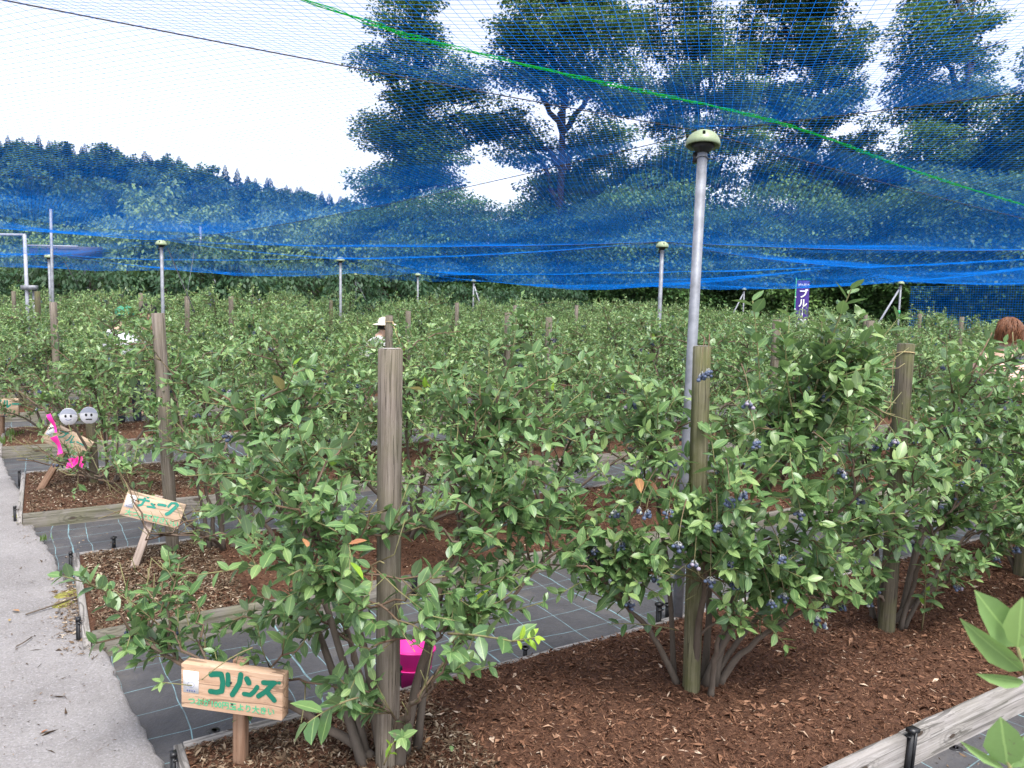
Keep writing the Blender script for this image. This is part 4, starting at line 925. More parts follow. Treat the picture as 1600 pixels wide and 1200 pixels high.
def cv2(pts, w):
    out = []
    for x, y in pts:
        fy = (y - 110 - .10 * (x - 290)) / 545.; fx = (x - (290 - 185 * fy)) / 1215.; out.append((fx, fy, w / 545.))
    return out
DUKU = [cv2([(510, 268), (620, 265), (720, 275)], 46), cv2([(620, 290), (570, 370), (480, 405)], 50), cv2([(625, 225), (650, 228)], 30), cv2([(690, 205), (712, 208)], 34), cv2([(690, 390), (770, 388), (845, 392)], 42), cv2([(775, 320), (820, 345), (815, 385)], 48),
        cv2([(920, 315), (1000, 312), (1065, 318)], 56), cv2([(1195, 250), (1160, 285), (1130, 325)], 52), cv2([(1220, 245), (1290, 235), (1325, 260)], 46), cv2([(1315, 280), (1220, 380), (1150, 450), (1090, 485)], 76)]
def sign(label, base, yaw, roll, pitch_, mats, paint, strokes, sub, big=None, size=(.315, .138, .042), hgt=.33, stake_w=.042, sub_mat='paint_light', sticker=True, grp='name boards of the blueberry kinds'):
    W, Hh, Th = size
    root = thing('name_board', label, 'sign', base, (0, 0, 0), grp)
    root.rotation_mode = 'XYZ'; root.matrix_basis = Matrix.Translation(base) @ Matrix.Rotation(yaw, 4, 'Z') @ Matrix.Rotation(pitch_, 4, 'X') @ Matrix.Rotation(roll, 4, 'Y')
    mb = MB(); mb.box((0, 0, 0), (W, Th, Hh)); o = mb.obj('board', M[mats[0]], root, False); o.location = (0, 0, hgt)
    bv = o.modifiers.new('bevel', 'BEVEL'); bv.width = .003; bv.segments = 2
    mb = MB(); mb.box((0, 0, 0), (stake_w, .03, hgt + Hh / 2 + .11)); o = mb.obj('stake', M[mats[1]], root, False); o.location = (0, Th / 2 + .0165, (hgt + Hh / 2 + .01 - .10) / 2)
    bv = o.modifiers.new('bevel', 'BEVEL'); bv.width = .003; bv.segments = 2
    f = -Th / 2; bo = [q for q in root.children if q.name.startswith('board')][0]
    if strokes:
        o = strokes_mesh(strokes, W, Hh, -W / 2, Hh / 2).obj('lettering', M[paint], bo, False); o.location = (0, f, 0)
    if big:
        me = text_mesh(big[0], big[1], big[2]); me.materials.append(M[paint]); o = link('lettering', me, bo); o.location = (big[3], f - .0009, big[4]); o.rotation_euler = (math.pi / 2, 0, 0)
    if sub:
        me = text_mesh(sub[0], sub[1], sub[2], sub[3]); me.materials.append(M[sub_mat]); o = link('small_lettering', me, bo); o.location = (sub[4], f - .0009, -Hh * .34); o.rotation_euler = (math.pi / 2, 0, 0)
    if sticker:
        mb = MB(); mb.box((-W * .40, f - .0004, hgt + Hh * .10), (W * .155, .0008, Hh * .50)); stk = mb.obj('sticker', M['paper'], root, False)
        mb = MB(); c = np.array([-W * .40, f - .0014, hgt + Hh * .10])
        for dz, rr in ((Hh * .12, .014), (-Hh * .06, .012)):
            mb.tube([c + [rr * math.cos(a), 0, dz + rr * .8 * math.sin(a)] for a in np.linspace(0, 6.28, 15)], .0005, 4)
        for k in range(4): mb.box(c + [-.012 + k * .008, .0003, -Hh * .20], (.0045, .0006, .006))
        mb.obj('emblem', M['ink'], stk, False)
    mb = MB()
    for zz in (.028, -.035): mb.lathe([[0, .0015], [.0032, .0012], [.0038, 0]], 10, (0, 0, 0)); 
    for x, zz in ((.0, .03), (.004, -.04)):
        q = MB(); q.tube([[x, f - .0025, hgt + zz], [x, f + .004, hgt + zz]], .0034, 8); sc_o = q.obj('screw', M['wire'], bo, False); sc_o.location = (0, 0, -hgt)
    return root
s1b = at(375, 1180, .12); sign('nearest wooden name board in dark green brush letters with white sticker', (s1b[0], s1b[1] - .05, .10), math.radians(-10), math.radians(1.0), 0, ('sign_wood', 'stake_wood'), 'paint_dark', KORINZU, ('つぶが100円玉より大きい', .0255, .0006, 1.02, 0.0), hgt=.275, size=(.345, .145, .042))
s2b = at(203, 890, .12); sign('second name board leaning right on a pale stake, teal letters on orange wood', (s2b[0], s2b[1], .08), math.radians(14), math.radians(17), math.radians(-14), ('sign_wood_pale', 'stake_pale'), 'paint_teal', DUKU, ('大つぶで甘さいい', .036, .0008, 1.0, .01), size=(.315, .140, .026), hgt=.375)
s3b = at(55, 762, .12); sign('tilted name board partly hidden by pink ribbons and leaves', (s3b[0], s3b[1], .06), math.radians(6), math.radians(27), math.radians(-12), ('sign_wood_pale', 'stake_wood'), 'paint_teal', None, ('あまい大つぶ', .036, .0008, 1.0, .01), ('ブルー', .075, .0022, .02, .022), size=(.36, .165, .026), hgt=.47, stake_w=.05)
s4b = at(8, 678, .10); sign('upright name board cut by the left picture edge with teal letters', (s4b[0] - .06, s4b[1], .05), math.radians(4), math.radians(-1), math.radians(-6), ('sign_wood_pale', 'stake_wood'), 'paint_teal', None, ('甘くておいしい', .03, .0006, 1.0, 0), ('ソブルー', .098, .0045, .03, .025), size=(.40, .19, .03), hgt=.34, stake_w=.055)

# ================================================================== SMALL THINGS IN THE FIELD
# hanging face cut-outs
def face_disc(label, u, v, d, seed, stache):
    c = atd(u, v, d); root = thing('face_cutout', label, 'decoration', c, (0, 0, math.radians(12)), 'round face cut-outs hung in the bush'); R = .060
    mb = MB(); a = np.arange(28) * 2 * math.pi / 28
    prof = R * (1 - .07 * np.exp(-((a - 4.71) / .16) ** 2))
    ringf = np.stack([prof * np.cos(a), np.full(28, -.003), prof * np.sin(a) * 1.05], 1); ringb = ringf + [0, .006, 0]
    V = np.vstack([ringf, ringb, [[0, -.003, 0], [0, .003, 0]]]); n = 28
    T = [[i, 56, (i + 1) % n] for i in range(n)] + [[28 + i, 28 + (i + 1) % n, 57] for i in range(n)] + [[i, (i + 1) % n, 28 + (i + 1) % n] for i in range(n)] + [[i, 28 + (i + 1) % n, 28 + i] for i in range(n)]
    mb.add(V, T); mb.obj('disc', M['paper'], root, False)
    cap = MB(); aa = np.linspace(.25, math.pi - .1, 14); up_ = np.stack([R * 1.02 * np.cos(aa), np.full(14, -.0055), R * np.sin(aa) * 1.0], 1); lo = np.stack([np.linspace(R * .98, -R * 1.15, 14), np.full(14, -.0055), R * (.28 + .10 * np.sin(np.linspace(0, math.pi, 14)))], 1)
    cap.add(np.vstack([up_, lo]), [[i, 14 + i, 15 + i, i + 1] for i in range(13)]); cap.obj('cap', plain('grey_card', (.50, .53, .62), .7), root, False)
    for x in (-.018, .018):
        e = MB(); e.add(np.stack([x + .0078 * np.cos(a), np.full(28, -.0058), .004 + .0105 * np.sin(a)], 1), [[0, i, i + 1] for i in range(1, 27)]); e.obj('eye', M['black'], root, False)
    mo = MB(); q = np.linspace(-1, 1, 9)
    mo.tube([[x * .020, -.0058, -.026 + (.010 * x * x if not stache else -.004 * abs(math.sin(x * 5)))] for x in q], .0016 if not stache else .0045, 5); mo.obj('moustache' if stache else 'mouth', M['black'] if stache else M['ink'], root, False)
    tw = MB(); tw.tube([[0, 0, R * .9], [.01, .01, R * 1.5], [0.0, .02, R * 2.2]], .0012, 4); tw.obj('thread', M['twine'], root, False)
D3 = 5.55
face_disc('smiling round white face with a cap, left of the two in the leaves', 107, 651, D3, 1, False)
face_disc('moustached round white face with a cap, right of the two in the leaves', 139, 649, D3, 2, True)
def ribbon(name, label, pts, width, seed, nrm=(0, -1, 0), group=None, wob=.012):
    rng = np.random.default_rng(seed); pts = np.array(pts, float); c = pts.mean(0); k = 14
    seg = np.append(0, np.cumsum(np.linalg.norm(np.diff(pts, axis=0), axis=1))); q = np.linspace(0, seg[-1], k)
    p = np.stack([np.interp(q, seg, pts[:, i]) for i in range(3)], 1) - c; tan = np.gradient(p, axis=0); tan /= np.linalg.norm(tan, axis=1)[:, None]
    side = np.cross(tan, np.array(nrm, float)[None] + .35 * np.stack([np.sin(q * 30 + seed), 0 * q, np.cos(q * 22 + seed)], 1)); side /= np.linalg.norm(side, axis=1)[:, None]
    wv = width / 2 * (1 + .12 * np.sin(q * 40 + seed)); off = np.array(nrm)[None] * wob * np.sin(q * 38 + seed)[:, None]
    mb = MB()
    V = np.vstack([p + side * wv[:, None] + off, p - side * wv[:, None] + off]); V2 = V - np.array(nrm) * .0012
    Q = [[i, i + 1, k + i + 1, k + i] for i in range(k - 1)]; Q += [[2 * k + i, 3 * k + i, 3 * k + i + 1, 2 * k + i + 1] for i in range(k - 1)]
    mb.add(np.vstack([V, V2]), Q); o = mb.obj(name, M['pink']); o.location = c; return tag(o, label, 'ribbon', group)
D_ = 5.3
GP = 'pink plastic ribbons tied to the bush'
ribbon('pink_ribbon', 'upper pink ribbon tied to the branch left of the white faces', [atd(77, 647, D_), atd(82, 660, D_), atd(87, 676, D_)], .026, 1, group=GP)
ribbon('pink_ribbon', 'lower pink ribbon hanging across the tilted name board', [atd(85, 682, D_ - .02), atd(90, 695, D_ - .02), atd(95, 709, D_ - .02)], .042, 2, group=GP)
bow = thing('pink_bow', 'bright pink ribbon bow knotted on a twig by the tilted name board', 'ribbon', atd(118, 721, D_ - .05), (0, 0, 0), GP)
for pts, w_, nm in (([[-.05, 0, .0], [-.02, -.02, .012], [0, 0, 0]], .035, 'loop'), ([[0, 0, 0], [.03, -.02, .02], [.05, 0, .012]], .045, 'loop'), ([[0, 0, 0], [-.025, -.01, -.03], [-.06, 0, -.028]], .035, 'tail'), ([[0, 0, 0], [.03, -.01, -.02], [.05, 0, -.03]], .03, 'tail')):
    o = ribbon(nm, None, np.array(pts), w_, len(nm)); o.parent = bow; [o.pop(k_, None) for k_ in ('label', 'category', 'group')] if False else None
    for k_ in ('label', 'category', 'group'):
        if k_ in o: del o[k_]
# pink bucket behind the nearest post
pbk = at(630, 1092, .02); bk = thing('pink_bucket', 'pink plastic bucket half hidden behind the nearest post', 'bucket', (pbk[0], pbk[1] + .12, .0), (math.radians(-9), math.radians(3), 0))
mb = MB(); mb.lathe([[0, .004], [.076, .004], [.080, .0], [.100, .165], [.107, .167], [.107, .174], [.097, .174], [.076, .012], [0, .012]], 28); mb.obj('tub', M['pink'], bk)
mb = MB(); mb.tube([[.0925 * math.cos(a), .0925 * math.sin(a), .095] for a in np.linspace(0, 6.283, 29)], .0028, 5); mb.obj('rib', M['pink'], bk)
# flat ground pins and pegs
def ground_pin(u, v, label, dark=True, peg=False):
    p = at(u, v, .006); root = thing('ground_pin' if not peg else 'ground_peg', label, 'ground pin' if not peg else 'peg', p, (0, 0, RG.uniform(0, 6)), 'black fixings of the weed mat')
    if not peg:
        mb = MB(); mb.lathe([[0, .005], [.022, .0055], [.027, .003], [.028, -.002]], 20); mb.obj('washer', M['black'] if dark else M['galv'], root)
        mb = MB(); mb.tube([[-.008, 0, .0], [-.008, 0, .009], [.008, 0, .009], [.008, 0, 0]], .0022, 6); mb.obj('staple', M['wire'], root)
    else:
        mb = MB(); mb.box((0, 0, .03), (.020, .012, .075)); mb.obj('shank', M['black'], root, False)
        mb = MB(); mb.lathe([[0, .076], [.019, .075], [.021, .071], [.016, .066], [.010, .062]], 14); mb.obj('head', M['black'], root)
ground_pin(1493, 1170, 'round mat pin lying by the plank under the foreground leaves'); ground_pin(190, 1106, 'round mat pin at the edge of the concrete path'); ground_pin(335, 1172, 'black peg standing behind the nearest name board', peg=True); ground_pin(820, 1036, 'black peg at the mat edge beside the yellow leaf tip', peg=True); ground_pin(1042, 965, 'black peg beside the foot of the steel pole', peg=True); ground_pin(98, 738, 'black peg at the back of the third bed', peg=True); ground_pin(178, 857, 'low black peg on the back plank of the second bed', peg=True)
# litter on path and mat
rng = np.random.default_rng(9); mb = MB()
def litter(n, u0, u1, v0, v1, lmin, lmax, wr, tint, z=.038):
    V, T, tn = chips(rng, n, 0, 1, 0, 1, lambda s, t: s * 0, lmin, lmax, wr, tint, .12); c = np.array([at(*((rng.uniform(u0, u1), rng.uniform(v0, v1)) if n < 1000 else (rng.normal((u0 + u1) / 2 + 6, (u1 - u0) * .27), rng.normal((v0 + v1) / 2, (v1 - v0) * .28))), z)[:2] for _ in range(n)])
    V = V.reshape(-1, 4, 3); ctr = V.mean(1)[:, None]; V = (V - ctr) + np.concatenate([c, np.full((n, 1), z + .003)], 1)[:, None]; mb.add(V.reshape(-1, 3), T, tn)
litter(260, 0, 190, 800, 1190, .006, .03, (.08, .4), (.3, .2)); litter(1500, 84, 152, 885, 1000, .008, .05, (.1, .4), (.6, .2)); litter(30, 0, 180, 850, 1190, .03, .11, (.03, .08), (.25, .1)); litter(140, 30, 60, 770, 850, .008, .04, (.1, .4), (.5, .25))
litter(60, 650, 1100, 900, 1000, .006, .03, (.1, .5), (.6, .25), .008); litter(150, 60, 190, 830, 980, .006, .03, (.1, .4), (.5, .25)); litter(40, 1450, 1600, 1120, 1200, .01, .04, (.1, .5), (.45, .25), .008)
tag(mb.obj('path_litter', M['chip_old'], None, False), 'dry brown bark bits scattered on the concrete path', 'litter', kind='stuff')
for k, (u, v, sc_) in enumerate(((75, 1140, .045), (30, 955, .05), (95, 947, .05), (705, 1165, .03), (672, 1152, .03), (15, 967, .03))):
    o = link('fallen_leaf', LEAF_RED[k % 3] if k != 3 else LEAF_PROTO[4]); p = at(u, v, .045 if u < 300 else .15); o.location = p; o.scale = (sc_,) * 3; o.rotation_euler = (RG.normal(0, .2), RG.normal(0, .2), RG.uniform(0, 6))
    tag(o, ['dry reddish leaf lying low on the concrete path', 'brown leaf lying far left on the concrete path', 'dry leaf next to the twig on the path', 'pale green leaf lying on the bark mulch', 'dry pinkish leaf lying on the bark mulch', 'small brown leaf at the left picture edge'][k], 'leaf')
tw = MB(); q0, q1, q2 = at(40, 960, .044), at(85, 945, .05), at(140, 925, .044); tw.tube([q0 - q1, [0, 0, 0], q2 - q1], .004, 5, .2); o = tw.obj('fallen_twig', M['bark']); o.location = q1; tag(o, 'brown twig lying across the concrete path', 'twig')
tw = MB(); q0, q1, q2 = at(25, 1010, .044), at(35, 1005, .05), at(50, 995, .044); tw.tube([q0 - q1, [0, 0, 0], q2 - q1], .003, 5, .2); o = tw.obj('fallen_twig', M['bark']); o.location = q1; tag(o, 'thin short twig lying on the path near the left edge', 'twig')
# moss cushions and weeds at the path edge
for k, (u, v, r_) in enumerate(((42, 805, .09), (105, 930, .07), (98, 945, .05), (40, 815, .06))):
    p = at(u, v, .03); V, T = ICO1; mb = MB(); mb.add(V * np.array([r_, r_ * 1.3, .012]) * (1 + RG.normal(0, .12, (len(V), 1))), T); o = mb.obj('moss_patch', M['moss']); o.location = p; tag(o, ['largest yellow moss patch at the path edge below the third bed', 'yellow moss on the path corner by the bark spill', 'small moss patch beside the bark spill', 'small moss patch under the largest one'][k], 'moss')
def tuft(u, v, h, n, label, mat='grass'):
    p = at(u, v, .03); rr = np.random.default_rng(int(u * 7 + v)); a = rr.uniform(0, 6.28, n); Pp = np.stack([rr.normal(0, h * .3, n), rr.normal(0, h * .3, n), np.zeros(n)], 1)
    Dd = np.stack([np.cos(a) * .5, np.sin(a) * .5, np.ones(n)], 1); me = leaves_mesh('blades', Pp, Dd, np.stack([np.cos(a), np.sin(a), rr.normal(0, .3, n)], 1), rr.uniform(.5, 1.1, n) * h, rr.uniform(0, 1, n), leaf_template_lo(.16, .2, .2), M[mat])
    o = link('weed_tuft', me); o.location = p; tag(o, label, 'weed', 'green weeds by the path')
tuft(22, 690, .14, 90, 'feathery green weed at the left end of the fourth bed'); tuft(3, 702, .16, 90, 'feathery weed at the very left picture edge'); tuft(70, 845, .05, 26, 'tiny bright weed at the concrete path edge', 'grass')

# ================================================================== PEOPLE
def skin_obj(name, pts, edges, rad, mat, parent, sub=2, root=0):
    me = bpy.data.meshes.new(name); me.from_pydata([tuple(p) for p in pts], edges, []); o = link(name, me)
    md = o.modifiers.new('skin', 'SKIN'); md.use_smooth_shade = True
    if not me.skin_vertices: pass
    for k, r_ in enumerate(rad): me.skin_vertices[0].data[k].radius = (r_, r_) if not isinstance(r_, tuple) else r_
    me.skin_vertices[0].data[root].use_root = True
    o.modifiers.new('sub', 'SUBSURF').levels = sub; dg = bpy.context.evaluated_depsgraph_get(); m2 = bpy.data.meshes.new_from_object(o.evaluated_get(dg)); bpy.data.objects.remove(o)
    m2.name = name; m2.materials.clear(); m2.materials.append(mat); r = link(name, m2, parent); return r
SKIN = plain('skin', (.52, .33, .24), .5)
def person(label, loc, yaw, H, shirt_c, hair_c, trouser_c=(.06, .07, .10), hat=None, bend=.15):
    root = thing('person', label, 'person', loc, (0, 0, yaw), 'people picking berries'); k = H / 1.65; b = bend
    J = {'pel': (0, 0, .90), 'chest': (0, -b * .5, 1.15), 'neck0': (0, -b, 1.34), 'neck': (0, -b * 1.15, 1.42), 'head': (0, -b * 1.3, 1.52), 'top': (0, -b * 1.3, 1.60)}
    for s, n in ((-1, 'l'), (1, 'r')):
        J['sh' + n] = (s * .17, -b, 1.31); J['el' + n] = (s * .25, -b - .10, 1.06); J['wr' + n] = (s * .17, -b - .30, 1.12); J['ha' + n] = (s * .14, -b - .38, 1.14); J['hip' + n] = (s * .09, 0, .86); J['kn' + n] = (s * .10, -.02, .47); J['an' + n] = (s * .10, .02, .08); J['to' + n] = (s * .11, -.13, .03)
        for f in range(5):
            J[f'f{n}{f}'] = (s * (.14 - .018 * (f - 2)) + (s * -.03 if f == 0 else 0), -b - (.42 if f == 0 else .455 - abs(f - 2.5) * .006), 1.14 - (.0 if f == 0 else .02))
    names = list(J); ix = {n: i for i, n in enumerate(names)}
    E = [('pel', 'chest'), ('chest', 'neck0'), ('neck0', 'neck'), ('neck', 'head'), ('head', 'top')]
    for n in 'lr':
        E += [('neck0', 'sh' + n), ('sh' + n, 'el' + n), ('el' + n, 'wr' + n), ('wr' + n, 'ha' + n), ('pel', 'hip' + n), ('hip' + n, 'kn' + n), ('kn' + n, 'an' + n), ('an' + n, 'to' + n)] + [('ha' + n, f'f{n}{f}') for f in range(5)]
    RADS = {'pel': .125, 'chest': .13, 'neck0': .085, 'neck': .052, 'head': .098, 'top': .075}
    def rad(n):
        if n in RADS: return RADS[n]
        return {'sh': .06, 'el': .042, 'wr': .028, 'ha': .03, 'hi': .085, 'kn': .058, 'an': .04, 'to': .035, 'fl': .009, 'fr': .009}[n[:2]]
    body = skin_obj('body', [np.array(J[n]) * k for n in names], [(ix[a], ix[c]) for a, c in E], [rad(n) * k for n in names], SKIN, root, 2, ix['pel'])
    def garment(nm, keys, ed, extra, col):
        ii = {n: i for i, n in enumerate(keys)}
        skin_obj(nm, [np.array(J[n]) * k for n in keys], [(ii[a], ii[c]) for a, c in ed], [(rad(n) + extra) * k for n in keys], plain(nm + '_cloth', col, .85, 0, .2, .12, 30), body if False else root, 2, 0)
    garment('shirt', ['pel', 'chest', 'neck0', 'shl', 'ell', 'shr', 'elr'], [('pel', 'chest'), ('chest', 'neck0'), ('neck0', 'shl'), ('shl', 'ell'), ('neck0', 'shr'), ('shr', 'elr')], .018, shirt_c)
    garment('trousers', ['pel', 'hipl', 'knl', 'anl', 'hipr', 'knr', 'anr'], [('pel', 'hipl'), ('hipl', 'knl'), ('knl', 'anl'), ('pel', 'hipr'), ('hipr', 'knr'), ('knr', 'anr')], .014, trouser_c)
    hc = np.array(J['head']) * k + [0, .006, .02]
    V, T = ico(3); keep = (V[:, 2] > -.1) | ((V[:, 1] > -.1) & (V[:, 2] > -.75)); V2 = V * np.array([.104, .118, .120]) * k * (1 + .03 * np.sin(V[:, :1] * 40))
    Tk = T[keep[T].all(1)]; mb = MB(); mb.add(V2 + hc, Tk, .5)
    m = NT('hair'); m.set(.45, 0, .4); f = m.noise(m.coord('Object', (90, 90, 8)), 1, 4); m.col(m.ramp(f, [(.3, tuple(x * .55 for x in hair_c)), (.7, tuple(x * 1.35 for x in hair_c))])); m.bump(f, .6, .01)
    rh = np.random.default_rng(int(H * 1000)); st_n = 190 if not hat else 40
    for q in range(st_n):
        az = rh.uniform(-.35, math.pi + .35) if q % 5 else rh.uniform(0, 6.28); th = np.linspace(.15, rh.uniform(1.9, 2.5) if .1 < az % 6.28 < 3.04 else rh.uniform(.7, 1.1), 8); rr_ = 1.02 + rh.uniform(0, .07) + .05 * np.sin(th * 3 + q)
        pz = np.stack([np.sin(np.minimum(th, 1.75)) * np.cos(az + .12 * np.sin(th * 4 + q)) * .106 * rr_, np.sin(np.minimum(th, 1.75)) * np.sin(az + .12 * np.sin(th * 4 + q)) * .120 * rr_, np.cos(th) * .123 * rr_], 1) * k
        mb.tube(pz + hc, np.linspace(.0055, .0022, 8) * k, 4, .5, False)
    mb.obj('hair', m.m, root)
    mb = MB()  # face
    fc = np.array(J['head']) * k; 
    for s in (-1, 1): mb.add(ICO1[0] * .011 * k + fc + np.array([s * .033, -.092, .0]) * k, ICO1[1], 0)
    mb.obj('eyes', M['black'], root); mb = MB(); mb.add(ICO1[0] * np.array([.013, .018, .022]) * k + fc + np.array([0, -.102, -.022]) * k, ICO1[1]); mb.obj('nose', SKIN, root)
    mb = MB(); mb.tube([fc + np.array([x * .022, -.094 + .006 * x * x, -.058]) * k for x in (-1, -.5, 0, .5, 1)], .004, 5); mb.obj('mouth', plain('lips', (.42, .16, .14), .5), root)
    mb = MB()
    for s in (-1, 1): mb.add(ICO1[0] * np.array([.012, .02, .03]) * k + fc + np.array([s * .098, .0, -.01]) * k, ICO1[1])
    mb.obj('ears', SKIN, root)
    if hat:
        ht = thing('hat', hat[1], 'hat', (0, 0, 0)); mb = MB(); z = hc + np.array([0, 0, .015]) * k
        if hat[2]: prof = [[.215, -.012], [.20, .0], [.128, .018], [.122, .07], [.10, .105], [.05, .122], [0, .126]]
        else: prof = [[.126, -.01], [.130, .0], [.126, .05], [.098, .10], [.05, .122], [0, .128]]
        mb.lathe(np.array(prof) * k, 24, (0, 0, 0)); mb.obj('crown', hat[0], ht)
        if not hat[2]:
            mb = MB(); a = np.linspace(-1.1, 1.1, 9); inn = np.stack([.126 * np.sin(a), -.126 * np.cos(a), 0 * a], 1); out = np.stack([.13 * np.sin(a), -.205 * np.cos(a) - .0, -.018 + 0 * a], 1); mb.add(np.vstack([inn, out]) * k, [[i, i + 1, 10 + i, 9 + i] for i in range(8)]); mb.obj('brim', hat[0], ht)
        ht.matrix_basis = root.matrix_basis @ Matrix.Translation(Vector(z)) if False else Matrix.Translation(loc) @ Matrix.Rotation(yaw, 4, 'Z') @ Matrix.Translation(Vector(z))
    return root
def ppos(u, d, z=0.0): r = ray(u, 480); return (r[0] / r[1] * d, d, z)
pr = ppos(1588, 6.35); person('red haired person in a pale pink top picking berries at the right edge', pr, math.radians(160), 1.57, (.80, .50, .43), (.17, .066, .028), bend=.14)
person('person in a white shirt and green cap stooping among the left bushes', ppos(197, 9.3), math.radians(-150), 1.47, (.72, .72, .78), (.02, .018, .016), hat=(plain('green_cap_cloth', (.035, .22, .13), .8), 'green baseball cap on the picker at the left', False), bend=.28)
person('dark haired person hidden beside the green capped picker', ppos(228, 10.4), math.radians(30), 1.50, (.15, .16, .2), (.015, .014, .016), bend=.3)
person('person in a cream hat and patterned shirt between the far bushes', ppos(567, 11.2), math.radians(100), 1.37, (.62, .62, .62), (.02, .018, .016), hat=(plain('cream_hat_cloth', (.74, .66, .50), .8), 'cream sun hat on the far picker', True), bend=.3)
# banner
fb = ppos(1252, 26.); ban = thing('banner_flag', 'purple upright banner with white lettering in front of dark trees', 'flag', (fb[0], fb[1], 0))
mb = MB(); mb.tube([[-.22, 0, 0], [-.22, 0, 2.75]], .016, 8); mb.tube([[-.23, 0, 2.68], [.26, 0, 2.72]], .010, 8); mb.obj('pole', M['green_pole'], ban)
mb = MB(); xs = np.linspace(-.20, .24, 9); zs = np.linspace(.75, 2.66, 13); X, Z = np.meshgrid(xs, zs); Y = .025 * np.sin(X * 9 + Z * 2); V = np.stack([X.ravel(), Y.ravel(), Z.ravel()], 1)
i = np.arange(12)[:, None] * 9; j = np.arange(8)[None]; mb.add(V, np.stack([i + j, i + j + 1, i + 10 + j, i + 9 + j], -1).reshape(-1, 4)); mb.obj('cloth', M['purple'], ban)
for k, ch in enumerate('ブルーベ'):
    ch2 = '｜' if ch == 'ー' else ch
    me = text_mesh(ch2, .31, .007); me.materials.append(M['white_cloth']); o = link('lettering', me, ban); o.location = (.03, -.045, 2.20 - k * .31); o.rotation_euler = (math.pi / 2, 0, 0)
me = text_mesh('摘み取り', .10, .002); me.materials.append(M['white_cloth']); o = link('lettering', me, ban); o.location = (.03, -.045, 2.5); o.rotation_euler = (math.pi / 2, 0, 0)
for z in (2.1, 1.7): mb = MB(); mb.box((-.215, -.01, z), (.05, .03, .03)); mb.obj('loop', M['white_cloth'], ban, False)
# pipe frame and shed at the far left
c = ppos(43, 14.); fr = thing('pipe_frame', 'white pipe frame with a top rail at the left picture edge', 'frame', c)
mb = MB(); mb.tube([[0, 0, 0], [0, 0, 2.68]], .03, 12); mb.obj('upright', M['white_steel'], fr); mb = MB(); mb.tube([[.02, 0, 2.68], [-2.4, 0, 2.66]], .022, 12); mb.obj('rail', M['white_steel'], fr); mb = MB(); mb.tube([[.11, .05, 0], [.11, .05, 1.75]], .04, 10); mb.box((.05, 0, 1.74), (.25, .12, .08)); mb.obj('clamp', M['galv'], fr)
c = ppos(110, 29.5); sh = thing('shed', 'small dark shed with a pale eave behind the net far left', 'shed', c)
mb = MB(); mb.box((0, 0, 1.5), (1.6, 1.3, 3.0)); mb.obj('wall', plain('shed_wall', (.06, .07, .08), .8, 0, .3, .2, 3), sh, False)
mb = MB(); mb.box((0, -.1, 3.22), (1.8, 1.7, .42), R=[[1, 0, 0], [0, 1, 0], [0, .12, 1]]); mb.obj('roof', plain('mauve_roof', (.06, .055, .07), .6, 0, .4, .15, 4), sh, False); mb = MB(); mb.box((0, -.98, 3.42), (1.85, .05, .06)); mb.obj('eave', M['white_steel'], sh, False)
c = ppos(83, 12.5); tp = MB(); tp.tube([[0, 0, 0], [0, 0, 1.6], [.02, 0, 2.98]], .022, 10); o = tp.obj('tall_pole', M['galv']); o.location = c; tag(o, 'tall thin bare steel pole at the left rising above the net', 'pole')
for u, v, d, lab in ((283, 346, 34, 'slim far pole above the bamboo left of centre'), (313, 354, 33, 'slim far pole right of another before the bamboo'), (518, 362, 36, 'slim far pole in front of the dark trees')):
    q = atd(u, v, d); tp = MB(); tp.tube([[0, 0, 0], [0, 0, q[2]]], .05, 8); o = tp.obj('tall_pole', M['galv']); o.location = (q[0], q[1], 0); tag(o, lab, 'pole')
for (a, b, lab) in ((atd(262, 388, 11.4), atd(304, 488, 10.6), 'black guy rope slanting from the left domed pole'), (atd(100, 408, 15.5), atd(124, 450, 15.5), 'short dark guy rope at the far left'), (atd(303, 395, 12.5), atd(292, 462, 12.0), 'thin pale guy string right of the left domed pole')):
    mb = MB(); mid_p = (a + b) / 2; mb.tube([a - mid_p, b - mid_p], .007 if 'black' in lab or 'dark' in lab else .0025, 6); o = mb.obj('guy_rope', M['wire'] if 'pale' not in lab else M['galv']); o.location = mid_p; tag(o, lab, 'rope')

